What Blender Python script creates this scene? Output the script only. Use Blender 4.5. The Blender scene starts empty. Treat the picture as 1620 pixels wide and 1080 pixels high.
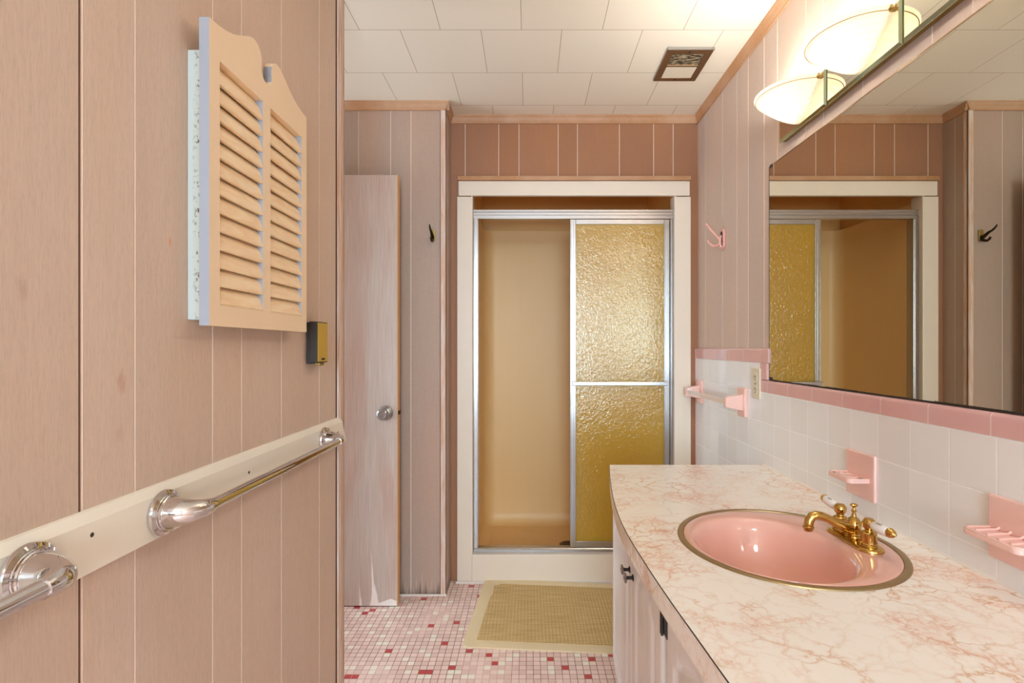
import bpy, bmesh, math, random
from mathutils import Vector, Matrix
random.seed(7)
C = bpy.context.scene.collection
SC = bpy.context.scene
PI = math.pi

# ------------------------------------------------------------------ camera
CAMZ = 1.207
cam = bpy.data.cameras.new('camera')
cam.sensor_width = 36.0
cam.lens = 36.0*821/1620
cam.shift_x = -26/1620
cam.shift_y = 9/1620
cam.clip_start = 0.02
camo = bpy.data.objects.new('camera', cam)
camo.location = (0, 0, CAMZ)
camo.rotation_euler = (PI/2, 0, 0)
C.objects.link(camo)
SC.camera = camo
# ------------------------------------------------------------------ view and world
vs = SC.view_settings
SC.display_settings.display_device = 'sRGB'
vs.view_transform = 'Standard'
vs.look = 'None'
vs.exposure = 0.60
vs.gamma = 1.0
vs.use_curve_mapping = False
w = bpy.data.worlds.new('world')
SC.world = w
w.use_nodes = True
w.node_tree.nodes['Background'].inputs[0].default_value = (0.75, 0.85, 1.0, 1)
w.node_tree.nodes['Background'].inputs[1].default_value = 0.6
SC.cycles.use_denoising = True
SC.cycles.max_bounces = 10
SC.cycles.diffuse_bounces = 6
SC.cycles.glossy_bounces = 6
SC.cycles.transparent_max_bounces = 12
SC.cycles.caustics_reflective = False
SC.cycles.caustics_refractive = False
SC.cycles.sample_clamp_indirect = 4.0

def area_light(name, loc, rot, sx, sy, power, col):
    l = bpy.data.lights.new(name, 'AREA')
    l.shape = 'RECTANGLE'; l.size = sx; l.size_y = sy
    l.energy = power; l.color = col
    o = bpy.data.objects.new(name, l)
    o.location = loc; o.rotation_euler = rot
    C.objects.link(o)
    return o
# daylight through the window in the wall behind the camera
area_light('window_daylight', (0.0, -2.78, 1.40), (-PI/2, 0, PI), 1.26, 1.36, 80.0, (0.62, 0.84, 1.0))
# daylight from the window of the side passage, beyond the end of the left wall
area_light('side_window_daylight', (-2.385, 1.83, 1.12), (PI/2, 0, -PI/2), 0.90, 1.56, 22.0, (0.74, 0.89, 1.0))
# unseen fill light added under the ceiling behind the camera
area_light('ceiling_fill_light', (0.1, -1.50, 2.33), (0, 0, 0), 0.34, 0.34, 12.0, (0.94, 0.97, 1.0))
BULB = 214.0

# ------------------------------------------------------------------ materials
def lin(c):
    return tuple((v/255/12.92 if v/255 <= 0.04045 else ((v/255+0.055)/1.055)**2.4) for v in c) + (1.0,)

class NT:
    def __init__(s, name):
        s.m = bpy.data.materials.new(name); s.m.use_nodes = True
        s.t = s.m.node_tree; s.n = s.t.nodes; s.l = s.t.links
        s.b = s.n['Principled BSDF']
    def new(s, typ, ins=None, **kw):
        n = s.n.new(typ)
        for k, v in kw.items(): setattr(n, k, v)
        for k, v in (ins or {}).items():
            if hasattr(v, 'is_output') : s.l.new(v, n.inputs[k])
            else: n.inputs[k].default_value = v
        return n
    def set(s, **kw):
        for k, v in kw.items():
            k = k.replace('_', ' ')
            if hasattr(v, 'is_output'): s.l.new(v, s.b.inputs[k])
            else: s.b.inputs[k].default_value = v
    def obj(s): return s.new('ShaderNodeTexCoord').outputs['Object']
    def mapping(s, scale=(1,1,1), loc=(0,0,0), vec=None):
        return s.new('ShaderNodeMapping', {'Vector': vec or s.obj(), 'Scale': scale, 'Location': loc}).outputs[0]
    def noise(s, vec, scale=5, detail=3, rough=0.5, dist=0):
        return s.new('ShaderNodeTexNoise', {'Vector': vec, 'Scale': scale, 'Detail': detail, 'Roughness': rough, 'Distortion': dist})
    def ramp(s, fac, stops, interp='LINEAR'):
        n = s.new('ShaderNodeValToRGB', {'Fac': fac})
        cr = n.color_ramp; cr.interpolation = interp
        while len(cr.elements) < len(stops): cr.elements.new(0.5)
        for e, (p, c) in zip(cr.elements, stops):
            e.position = p; e.color = c if len(c) == 4 else tuple(c)+(1,)
        return n.outputs[0]
    def mix(s, fac, a, b, typ='MIX'):
        n = s.n.new('ShaderNodeMix'); n.data_type = 'RGBA'; n.blend_type = typ
        for i, v in ((0, fac), (6, a), (7, b)):
            if hasattr(v, 'is_output'): s.l.new(v, n.inputs[i])
            else: n.inputs[i].default_value = v
        return n.outputs[2]
    def math(s, op, a, b=0.0, c=0.0):
        n = s.n.new('ShaderNodeMath'); n.operation = op
        for i, v in enumerate((a, b, c)):
            if hasattr(v, 'is_output'): s.l.new(v, n.inputs[i])
            else: n.inputs[i].default_value = v
        return n.outputs[0]
    def sep(s, vec): 
        return s.new('ShaderNodeSeparateXYZ', {0: vec}).outputs
    def bump(s, h, strength=0.2, dist=0.002):
        n = s.new('ShaderNodeBump', {'Height': h, 'Strength': strength, 'Distance': dist})
        s.l.new(n.outputs[0], s.b.inputs['Normal'])
        return n.outputs[0]

def simple(name, col, rough=0.5, metal=0.0, spec=0.5, coat=0.0):
    t = NT(name)
    nz = t.noise(t.obj(), 9, 3)
    c = lin(col)
    t.set(Base_Color=t.mix(t.math('MULTIPLY', nz.outputs[0], 0.5), c, tuple(v*0.88 for v in c[:3])+(1,)),
          Roughness=rough, Metallic=metal, Specular_IOR_Level=spec, Coat_Weight=coat, Coat_Roughness=0.05)
    return t.m

def panel_mat(name, base, grey, stains=(), water=False, sc=1.0):
    """pickled plywood with fine vertical grain"""
    t = NT(name)
    v = t.obj()
    grain = t.noise(t.mapping((420, 420, 16), vec=v), 1.0, 3, 0.6).outputs[0]
    pores = t.noise(t.mapping((700, 700, 70), vec=v), 1.0, 2, 0.5).outputs[0]
    blot = t.noise(t.mapping((3.2, 3.2, 0.9), vec=v), 1.0, 4, 0.55, 0.6).outputs[0]
    big = t.noise(t.mapping((14, 14, 1.1), vec=v), 1.0, 3, 0.5, 0.8).outputs[0]
    tone = t.new('ShaderNodeAttribute', attribute_name='tone').outputs['Fac']
    b = lin(base); g = lin(grey)
    col = t.mix(t.ramp(blot, [(0.35, (0,0,0)), (0.68, (1,1,1))]), b, g)
    col = t.mix(t.math('MULTIPLY', t.ramp(big, [(0.4, (0,0,0)), (0.7, (1,1,1))]), 0.12), col, tuple(x*0.78 for x in b[:3])+(1,))
    col = t.mix(t.math('MULTIPLY', t.ramp(grain, [(0.42, (1,1,1)), (0.62, (0,0,0))]), 0.13), col, tuple(x*0.62 for x in b[:3])+(1,))
    col = t.mix(t.math('MULTIPLY', t.ramp(pores, [(0.38, (1,1,1)), (0.5, (0,0,0))]), 0.16), col, tuple(x*0.5 for x in b[:3])+(1,))
    tn = t.math('ADD', tone, 1.0)
    col = t.mix(1.0, col, t.new('ShaderNodeCombineColor', {0: tn, 1: tn, 2: tn}).outputs[0], 'MULTIPLY')
    x, y, z = t.sep(v)[:3]
    for (sy, sz, ry, rz, c, a) in stains:
        dy = t.math('DIVIDE', t.math('SUBTRACT', y, sy), ry)
        dz = t.math('DIVIDE', t.math('SUBTRACT', z, sz), rz)
        d = t.math('SQRT', t.math('ADD', t.math('MULTIPLY', dy, dy), t.math('MULTIPLY', dz, dz)))
        nz = t.noise(t.mapping((60, 60, 30), vec=v), 1.0, 4).outputs[0]
        d = t.math('ADD', d, t.math('MULTIPLY', nz, 1.1))
        m = t.math('MULTIPLY', t.ramp(d, [(0.35, (1,1,1)), (1.0, (0,0,0))]), a)
        col = t.mix(m, col, lin(c))
    if water:
        nz = t.noise(t.mapping((60, 60, 2.2), vec=v), 1.0, 4, 0.6).outputs[0]
        h = t.math('SUBTRACT', 0.055, z)
        m = t.math('ADD', t.math('MULTIPLY', h, 9.0), t.math('MULTIPLY', t.math('SUBTRACT', nz, 0.5), 2.2))
        m2 = t.ramp(m, [(0.15, (0,0,0)), (0.75, (1,1,1))])
        col = t.mix(t.math('MULTIPLY', m2, 0.8), col, lin((70, 42, 24)))
        nz2 = t.noise(t.mapping((75, 75, 2), (5,3,1), v), 1.0, 3, 0.6).outputs[0]
        h2 = t.math('MULTIPLY', t.math('SUBTRACT', 0.2, z), 3.2)
        m3 = t.ramp(t.math('ADD', h2, t.math('MULTIPLY', t.math('SUBTRACT', nz2, 0.55), 3)), [(0.45, (0,0,0)), (0.8, (1,1,1))])
        m3 = t.math('MULTIPLY', m3, t.ramp(z, [(0.0, (0,0,0)), (0.05, (1,1,1)), (0.16, (1,1,1)), (0.24, (0,0,0))]))
        col = t.mix(t.math('MULTIPLY', m3, 0.55), col, lin((205, 190, 178)))
    t.set(Base_Color=col, Roughness=0.55, Specular_IOR_Level=0.3)
    t.bump(grain, 0.06, 0.0006)
    return t.m

M = {}
PINKWOOD = (214, 188, 168); GREYWOOD = (214, 182, 166)
M['panel_left'] = panel_mat('pickled_panel_left', PINKWOOD, (216, 194, 178),
    stains=((0.797, 1.155, 0.020, 0.05, (170, 80, 40), 0.75), (0.79, 1.075, 0.035, 0.04, (170, 105, 75), 0.30),
            (0.905, 1.392, 0.006, 0.02, (225, 130, 60), 0.9), (0.87, 0.93, 0.02, 0.06, (160, 110, 90), .25),
            (0.64, 1.28, 0.02, 0.04, (150, 110, 90), .3)))
M['panel'] = panel_mat('pickled_panel', (212, 186, 168), (202, 184, 174))
M['panel_water'] = panel_mat('pickled_panel_water_stained', (186, 156, 138), (176, 158, 146), water=True)
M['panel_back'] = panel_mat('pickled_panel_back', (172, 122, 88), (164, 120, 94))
M['groove'] = simple('groove_pale', (240, 222, 208), 0.7)
M['seambrown'] = simple('seam_brown', (128, 92, 72), 0.8)
M['gap'] = simple('groove_dark', (66, 40, 28), 0.9)
M['trimwood'] = None
t = NT('moulding_wood')
v = t.obj()
n1 = t.noise(t.mapping((40, 40, 40), vec=v), 1, 4, 0.6, 1.5).outputs[0]
n2 = t.noise(t.mapping((6, 6, 6), vec=v), 1, 3).outputs[0]
t.set(Base_Color=t.mix(t.ramp(n2, [(0.42, (0,0,0)), (0.7, (1,1,1))]), t.mix(n1, lin((166, 116, 76)), lin((194, 148, 106))), lin((192, 152, 120))), Roughness=0.5)
M['trimwood'] = t.m
t = NT('corner_trim_whitewashed')
v = t.obj()
n1 = t.noise(t.mapping((120, 120, 6), vec=v), 1, 4, 0.6, 1.0).outputs[0]
t.set(Base_Color=t.mix(t.ramp(n1, [(0.35, (0,0,0)), (0.65, (1,1,1))]), lin((206, 160, 126)), lin((222, 205, 196))), Roughness=0.55)
M['trimpale'] = t.m
M['cream'] = simple('cream_paint', (238, 226, 210), 0.4)
M['creamboard'] = simple('cream_gloss_board', (250, 243, 228), 0.3)
M['caulk'] = simple('white_caulk', (235, 228, 220), 0.6)

# ceiling tiles
t = NT('ceiling_tiles')
v = t.mapping((1, 1, 1), (0.0266+0.3046*10, -2.5615+0.3048*14, 0))
br = t.new('ShaderNodeTexBrick', {'Vector': v, 'Color1': lin((242, 236, 222)), 'Color2': lin((238, 231, 216)), 'Mortar': lin((150, 125, 98)),
        'Scale': 1.0, 'Mortar Size': 0.0011, 'Mortar Smooth': 0.2, 'Bias': 0.0, 'Brick Width': 0.3046, 'Row Height': 0.3048})
br.offset = 0.5; br.offset_frequency = 2
bn = t.noise(t.obj(), 260, 3, 0.6).outputs[0]
t.set(Base_Color=t.mix(t.math('MULTIPLY', bn, 0.14), br.outputs['Color'], lin((200, 184, 160))), Roughness=0.7)
hh = t.math('SUBTRACT', t.math('MULTIPLY', bn, 0.5), t.math('MULTIPLY', br.outputs['Fac'], 2.0))
t.bump(hh, 0.35, 0.0015)
M['ceiling'] = t.m

# mosaic floor
t = NT('mosaic_floor')
P = 0.0267
v = t.mapping((1/P, 1/P, 1/P), (57.3, 31.25, 0.5))
cell = t.new('ShaderNodeVectorMath', {0: v}, operation='FLOOR').outputs[0]
fr = t.new('ShaderNodeVectorMath', {0: v}, operation='FRACTION').outputs[0]
wn = t.new('ShaderNodeTexWhiteNoise', {'Vector': cell}, noise_dimensions='3D')
tile = t.ramp(wn.outputs['Value'], [(0.0, lin((238, 212, 204))), (0.30, lin((230, 203, 195))), (0.60, lin((243, 219, 210))), (0.875, lin((246, 240, 226))), (0.962, lin((192, 78, 82)))], 'CONSTANT')
fx, fy, _ = t.sep(fr)[:3]
def edge(f): return t.math('MINIMUM', f, t.math('SUBTRACT', 1.0, f))
e = t.math('MINIMUM', edge(fx), edge(fy))
gm = t.ramp(e, [(0.03, (1,1,1)), (0.055, (0,0,0))])
lowf = t.noise(t.obj(), 3.5, 3).outputs[0]
grout = t.mix(t.ramp(lowf, [(0.5, (0,0,0)), (0.62, (1,1,1))]), lin((150, 100, 86)), lin((222, 180, 165)))
t.set(Base_Color=t.mix(gm, tile, grout), Roughness=t.math('MULTIPLY_ADD', gm, 0.4, 0.28))
t.bump(t.ramp(e, [(0.02, (0,0,0)), (0.08, (1,1,1))]), 0.5, 0.001)
M['floor'] = t.m

# white wall tiles
t = NT('white_wall_tile')
xyz = t.sep(t.obj())
TP, TZ = 0.1083, 0.1085
u_ = t.math('DIVIDE', t.math('SUBTRACT', xyz[1], 1.9315-TP*40), TP)
w_ = t.math('DIVIDE', t.math('SUBTRACT', xyz[2], 1.148-TZ*20), TZ)
eu = t.math('MULTIPLY', edge(t.math('FRACT', u_)), TP)
ew = t.math('MULTIPLY', edge(t.math('FRACT', w_)), TZ)
e = t.math('MINIMUM', eu, ew)
cellv = t.new('ShaderNodeCombineXYZ', {0: t.math('FLOOR', u_), 1: t.math('FLOOR', w_)}).outputs[0]
wv = t.new('ShaderNodeTexWhiteNoise', {'Vector': cellv}, noise_dimensions='3D').outputs['Value']
gm = t.ramp(t.math('MULTIPLY', e, 100.0), [(0.07, (1,1,1)), (0.13, (0,0,0))])
col = t.mix(wv, lin((240, 240, 240)), lin((234, 233, 232)))
t.set(Base_Color=t.mix(gm, col, lin((250, 250, 250))), Roughness=t.math('MULTIPLY_ADD', gm, 0.5, 0.12), Specular_IOR_Level=0.5)
sn = t.noise(t.obj(), 9, 2).outputs[0]
t.bump(t.math('ADD', t.ramp(t.math('MULTIPLY', e, 100.0), [(0.0, (0,0,0)), (0.25, (1,1,1))]), t.math('MULTIPLY', sn, 0.6)), 0.25, 0.0012)
M['tile'] = t.m

def glazed(name, c, rough=0.1):
    t = NT(name)
    nz = t.noise(t.obj(), 14, 3).outputs[0]
    b = lin(c)
    t.set(Base_Color=t.mix(nz, b, tuple(x*0.9 for x in b[:3])+(1,)), Roughness=rough, Coat_Weight=0.3, Coat_Roughness=0.05)
    return t.m
M['pinktile'] = glazed('pink_glazed_tile', (222, 176, 174), 0.15)
M['pinkceramic'] = glazed('pink_ceramic', (242, 200, 190), 0.12)
M['sinkpink'] = glazed('pink_porcelain', (234, 180, 164), 0.08)
M['pinkplastic'] = glazed('pink_plastic', (232, 172, 162), 0.35)
M['white_porc'] = glazed('white_porcelain', (245, 242, 238), 0.08)
M['bartowel'] = glazed('milky_plastic_bar', (232, 214, 202), 0.3)

# laminate marble
t = NT('marble_laminate')
v = t.obj()
nd = t.noise(v, 7, 5, 0.6)
def warp(vec, nzn, amt):
    s = t.new('ShaderNodeVectorMath', {0: nzn.outputs['Color'], 1: (0.5, 0.5, 0.5)}, operation='SUBTRACT').outputs[0]
    s = t.new('ShaderNodeVectorMath', {0: s, 'Scale': amt}, operation='SCALE').outputs[0]
    return t.new('ShaderNodeVectorMath', {0: vec, 1: s}, operation='ADD').outputs[0]
wv = warp(v, nd, 0.16)
vo = t.new('ShaderNodeTexVoronoi', {'Vector': wv, 'Scale': 17.0}, feature='DISTANCE_TO_EDGE').outputs['Distance']
vo2 = t.new('ShaderNodeTexVoronoi', {'Vector': warp(v, t.noise(v, 16, 5, 0.65), 0.07), 'Scale': 40.0}, feature='DISTANCE_TO_EDGE').outputs['Distance']
m1 = t.ramp(t.noise(v, 6.0, 4, 0.6, 0.5).outputs[0], [(0.44, (0,0,0)), (0.60, (1,1,1))])
m2 = t.ramp(t.noise(t.mapping((1,1,1), (3,1,2), v), 7, 4, 0.6, 0.6).outputs[0], [(0.47, (0,0,0)), (0.64, (1,1,1))])
v1 = t.math('MULTIPLY', t.ramp(vo, [(0.0, (1,1,1)), (0.03, (0.35,0.35,0.35)), (0.08, (0,0,0))]), t.math('MULTIPLY_ADD', m1, 0.85, 0.15))
v2 = t.math('MULTIPLY', t.ramp(vo2, [(0.0, (1,1,1)), (0.10, (0.2,0.2,0.2)), (0.22, (0,0,0))]), m2)
cl = t.math('MULTIPLY', t.math('MULTIPLY', m1, m2), 0.4)
base = t.mix(t.noise(v, 9, 4).outputs[0], lin((253, 248, 240)), lin((248, 240, 230)))
col = t.mix(cl, base, lin((238, 188, 162)))
col = t.mix(t.math('MULTIPLY', v1, 0.85), col, t.mix(m2, lin((212, 162, 114)), lin((220, 154, 124))))
col = t.mix(t.math('MULTIPLY', v2, 0.7), col, lin((226, 176, 146)))
t.set(Base_Color=col, Roughness=0.22, Specular_IOR_Level=0.45)
M['laminate'] = t.m
M['seam'] = simple('dark_laminate_seam', (52, 44, 40), 0.5)

def metal(name, c, rough, noise=0.0):
    t = NT(name)
    nz = t.noise(t.obj(), 60, 3).outputs[0]
    t.set(Base_Color=lin(c), Metallic=1.0, Roughness=t.math('MULTIPLY_ADD', nz, noise, rough))
    return t.m
M['chrome'] = metal('chrome', (222, 222, 224), 0.04, 0.04)
M['alu'] = metal('brushed_aluminium', (188, 186, 186), 0.26, 0.0)
M['gold'] = metal('polished_brass', (200, 164, 92), 0.10, 0.08)
M['ring'] = metal('brushed_bronze_ring', (168, 146, 106), 0.30, 0.2)
M['steel'] = metal('satin_steel', (160, 158, 158), 0.22, 0.1)
M['blackbrass'] = metal('blackened_brass', (70, 56, 34), 0.3, 0.3)
M['brass'] = metal('old_brass', (176, 150, 90), 0.3, 0.2)
M['bronze'] = metal('bronze_frame', (150, 122, 92), 0.4, 0.2)
M['mirror'] = metal('mirror_silver', (226, 222, 206), 0.0, 0.0)
M['mirrorbevel'] = metal('mirror_green_bevel', (206, 222, 190), 0.12, 0.0)
M['black'] = simple('black_metal', (34, 30, 28), 0.45)
M['blackpebble'] = simple('black_textured_plastic', (52, 44, 38), 0.6)
M['goldface'] = simple('gold_painted_panel', (196, 160, 56), 0.4)
M['ivory'] = simple('ivory_plastic', (222, 210, 188), 0.35)
M['slot'] = simple('dark_slot', (50, 42, 36), 0.6)
M['brownedge'] = simple('worn_mirror_edge', (44, 34, 26), 0.6)
M['drainm'] = metal('drain_metal', (120, 92, 60), 0.3, 0.2)

# shower surround
t = NT('tan_fibreglass')
nz = t.noise(t.obj(), 3, 3).outputs[0]
st = t.noise(t.mapping((40, 40, 2)), 1, 3).outputs[0]
zz = t.sep(t.obj())[2]
t.set(Base_Color=t.mix(t.math('MULTIPLY', st, 0.3), t.mix(nz, lin((246, 214, 158)), lin((244, 206, 144))), lin((240, 196, 122))), Roughness=0.42)
M['shower'] = t.m
M['showerwall'] = simple('ochre_paint', (240, 194, 124), 0.5)

# amber hammered glass
t = NT('amber_hammered_glass')
v = t.obj()
hm = t.noise(t.mapping((1, 1, 1)), 62, 1, 0.5, 1.5).outputs[0]
hm2 = t.new('ShaderNodeTexVoronoi', {'Vector': v, 'Scale': 60.0}, feature='SMOOTH_F1').outputs['Distance']
bmp = t.new('ShaderNodeBump', {'Height': t.math('ADD', hm, t.math('MULTIPLY', hm2, 0.5)), 'Strength': 0.6, 'Distance': 0.0022}).outputs[0]
colg = lin((232, 194, 56))
tr = t.new('ShaderNodeBsdfTransparent', {'Color': lin((240, 208, 70))}).outputs[0]
tl = t.new('ShaderNodeBsdfTranslucent', {'Color': colg, 'Normal': bmp}).outputs[0]
df = t.new('ShaderNodeBsdfDiffuse', {'Color': colg, 'Normal': bmp}).outputs[0]
gl = t.new('ShaderNodeBsdfGlossy', {'Color': (1, 0.97, 0.9, 1), 'Roughness': 0.2, 'Normal': bmp}).outputs[0]
def mixs(f, a, b):
    n = t.n.new('ShaderNodeMixShader')
    if hasattr(f, 'is_output'): t.l.new(f, n.inputs[0])
    else: n.inputs[0].default_value = f
    t.l.new(a, n.inputs[1]); t.l.new(b, n.inputs[2])
    return n.outputs[0]
s1 = mixs(0.55, tl, df)
s2 = mixs(0.25, s1, tr)
s3 = mixs(0.09, s2, gl)
t.l.new(s3, t.n['Material Output'].inputs['Surface'])
M['amber'] = t.m

# lit lamp shade glass
t = NT('ribbed_lamp_glass')
tl = t.new('ShaderNodeBsdfTranslucent', {'Color': lin((255, 250, 238))}).outputs[0]
df = t.new('ShaderNodeBsdfDiffuse', {'Color': lin((250, 240, 222))}).outputs[0]
gl = t.new('ShaderNodeBsdfGlossy', {'Color': (1,1,1,1), 'Roughness': 0.15}).outputs[0]
em = t.new('ShaderNodeEmission', {'Color': (1.0, 0.86, 0.62, 1), 'Strength': 0.10}).outputs[0]
s = mixs(0.2, tl, df)
s = mixs(0.06, s, gl)
ad = t.n.new('ShaderNodeAddShader'); t.l.new(s, ad.inputs[0]); t.l.new(em, ad.inputs[1])
t.l.new(ad.outputs[0], t.n['Material Output'].inputs['Surface'])
M['shade'] = t.m
t = NT('lit_bulb')
em = t.new('ShaderNodeEmission', {'Color': (1.0, 0.97, 0.88, 1), 'Strength': BULB}).outputs[0]
t.l.new(em, t.n['Material Output'].inputs['Surface'])
M['bulb'] = t.m

# cabinet paint, door veneer, medicine cabinet
t = NT('worn_white_paint')
v = t.obj()
a = t.noise(t.mapping((10, 10, 3), vec=v), 1, 5, 0.6, 0.6).outputs[0]
t.set(Base_Color=t.mix(t.ramp(a, [(0.45, (0,0,0)), (0.75, (1,1,1))]), lin((240, 236, 234)), lin((224, 216, 214))), Roughness=0.4)
M['cabpaint'] = t.m
t = NT('greyed_door_veneer')
v = t.obj()
g1 = t.noise(t.mapping((260, 260, 5), vec=v), 1, 4, 0.6).outputs[0]
g2 = t.noise(t.mapping((7, 7, 1.0), vec=v), 1, 3, 0.5, 1.0).outputs[0]
col = t.mix(t.ramp(g2, [(0.4, (0,0,0)), (0.62, (1,1,1))]), lin((184, 160, 148)), lin((190, 178, 170)))
col = t.mix(t.math('MULTIPLY', t.ramp(g1, [(0.4, (1,1,1)), (0.6, (0,0,0))]), 0.3), col, lin((140, 112, 100)))
X, Y, Z = t.sep(v)[:3]
def splash(cx, half, top, tilt=0.0):
    """white paint splash rising from the foot of the door"""
    nz = t.noise(t.mapping((60, 60, 14), vec=v), 1, 3).outputs[0]
    xx = t.math('SUBTRACT', t.math('SUBTRACT', X, cx), t.math('MULTIPLY', Z, tilt))
    wdt = t.math('MULTIPLY', t.math('SUBTRACT', 1.0, t.math('DIVIDE', Z, top)), half)
    d = t.math('SUBTRACT', wdt, t.math('ABSOLUTE', xx))
    d = t.math('ADD', d, t.math('MULTIPLY', t.math('SUBTRACT', nz, 0.5), 0.012))
    return t.ramp(t.math('MULTIPLY', d, 100), [(0.0, (0,0,0)), (0.5, (1,1,1))])
ms = t.math('MAXIMUM', splash(0.503, 0.011, 0.30, -0.05), t.math('MAXIMUM', splash(0.505, 0.026, 0.13), splash(0.440, 0.009, 0.12, -0.05)))
ms = t.math('MAXIMUM', ms, splash(0.58, 0.11, 0.040))
col = t.mix(t.math('MULTIPLY', ms, 0.9), col, lin((232, 226, 222)))
t.set(Base_Color=col, Roughness=0.4)
M['doorveneer'] = t.m
M['dooredge'] = simple('pale_door_edge', (222, 176, 128), 0.5)
t = NT('honey_pine')
v = t.obj()
a = t.noise(t.mapping((14, 30, 60), vec=v), 1, 4, 0.6, 1.2).outputs[0]
b = t.noise(t.mapping((3, 5, 30), vec=v), 1, 3, 0.5, 2).outputs[0]
t.set(Base_Color=t.mix(t.ramp(b, [(0.4, (0,0,0)), (0.7, (1,1,1))]), t.mix(a, lin((255, 234, 200)), lin((250, 222, 182))), lin((244, 208, 164))), Roughness=0.4)
M['pine'] = t.m
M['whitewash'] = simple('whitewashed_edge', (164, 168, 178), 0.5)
M['pineframe'] = simple('pale_painted_pine', (248, 222, 188), 0.42)
t = NT('rusty_white_enamel')
v = t.obj()
a = t.noise(t.mapping((170, 170, 110), vec=v), 1, 3, 0.6).outputs[0]
b2 = t.noise(t.mapping((30, 30, 9), vec=v), 1, 3).outputs[0]
xx = t.sep(v)[0]
near = t.ramp(t.math('ADD', t.math('MULTIPLY', xx, 30), t.math('MULTIPLY', b2, 0.5)), [(0.55, (0,0,0)), (0.95, (1,1,1))])
m = t.math('MULTIPLY', t.ramp(a, [(0.55, (0,0,0)), (0.6, (1,1,1))]), near)
t.set(Base_Color=t.mix(m, t.mix(t.math('MULTIPLY', near, .35), lin((190, 200, 198)), lin((176, 160, 112))), lin((70, 50, 26))), Roughness=0.35)
M['enamel'] = t.m

# mat
t = NT('woven_straw')
v = t.obj()
x, y, z = t.sep(v)[:3]
wa = t.math('SINE', t.math('MULTIPLY', y, 900.0))
wb = t.math('SINE', t.math('MULTIPLY', x, 420.0))
nn = t.ramp(t.noise(t.mapping((7, 130, 1), vec=v), 1, 4, 0.65).outputs[0], [(0.3, (0,0,0)), (0.7, (1,1,1))])
col = t.mix(nn, lin((238, 214, 158)), lin((184, 150, 92)))
col = t.mix(t.ramp(wa, [(0.0, (0.55,)*3), (0.6, (0,0,0))]), col, lin((184, 152, 98)))
col = t.mix(t.ramp(wb, [(0.86, (0,0,0)), (0.97, (0.22,)*3)]), col, lin((150, 124, 80)))
t.set(Base_Color=col, Roughness=0.8)
t.bump(t.math('ADD', wa, wb), 0.5, 0.001)
M['straw'] = t.m
t = NT('tan_canvas')
v = t.obj()
a = t.noise(v, 12, 4).outputs[0]; b = t.noise(v, 700, 2).outputs[0]
t.set(Base_Color=t.mix(t.math('MULTIPLY', b, .4), t.mix(a, lin((236, 220, 184)), lin((226, 208, 170))), lin((200, 178, 138))), Roughness=0.8)
M['canvas'] = t.m
t = NT('textured_clear_lens')
v = t.obj()
a = t.noise(t.mapping((30, 90, 1), vec=v), 1, 4, 0.7).outputs[0]
t.set(Base_Color=t.mix(t.ramp(a, [(0.45, (0,0,0)), (0.62, (1,1,1))]), lin((60, 52, 40)), lin((180, 168, 140))), Roughness=0.15)
t.bump(a, 0.6, 0.002)
M['lens'] = t.m
M['whitelens'] = simple('milky_lens', (226, 218, 200), 0.4)
M['plainwall'] = simple('plain_wall_paint', (222, 208, 194), 0.6)

# ------------------------------------------------------------------ mesh helpers
def bx(bm, x0, x1, y0, y1, z0, z1, mi=0):
    vs_ = [bm.verts.new(p) for p in ((x0,y0,z0),(x1,y0,z0),(x1,y1,z0),(x0,y1,z0),(x0,y0,z1),(x1,y0,z1),(x1,y1,z1),(x0,y1,z1))]
    for f in ((3,2,1,0),(4,5,6,7),(0,1,5,4),(1,2,6,5),(2,3,7,6),(3,0,4,7)):
        fc = bm.faces.new([vs_[i] for i in f]); fc.material_index = mi
    return vs_

def frame_of(d):
    d = Vector(d).normalized()
    a = Vector((0,0,1)) if abs(d.z) < 0.9 else Vector((1,0,0))
    u = d.cross(a).normalized(); return u, d.cross(u).normalized()

def tube(bm, pts, radii, seg=20, caps=True, mi=0, closed=False):
    pts = [Vector(p) for p in pts]
    if not isinstance(radii, (list, tuple)): radii = [radii]*len(pts)
    rings = []; u = None
    n = len(pts)
    for i, p in enumerate(pts):
        if closed: d = pts[(i+1)%n] - pts[i-1]
        else: d = pts[min(i+1, n-1)] - pts[max(i-1, 0)]
        d.normalize()
        if u is None: u, _ = frame_of(d)
        u = (u - d*u.dot(d)).normalized()
        v = d.cross(u)
        rings.append([bm.verts.new(p + (u*math.cos(a)+v*math.sin(a))*radii[i]) for a in [2*PI*k/seg for k in range(seg)]])
    for i in range(n if closed else n-1):
        a, b = rings[i], rings[(i+1)%n]
        for k in range(seg):
            f = bm.faces.new((a[k], a[(k+1)%seg], b[(k+1)%seg], b[k])); f.smooth = True; f.material_index = mi
    if caps and not closed:
        f = bm.faces.new(rings[0][::-1]); f.material_index = mi
        f = bm.faces.new(rings[-1]); f.material_index = mi

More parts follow.
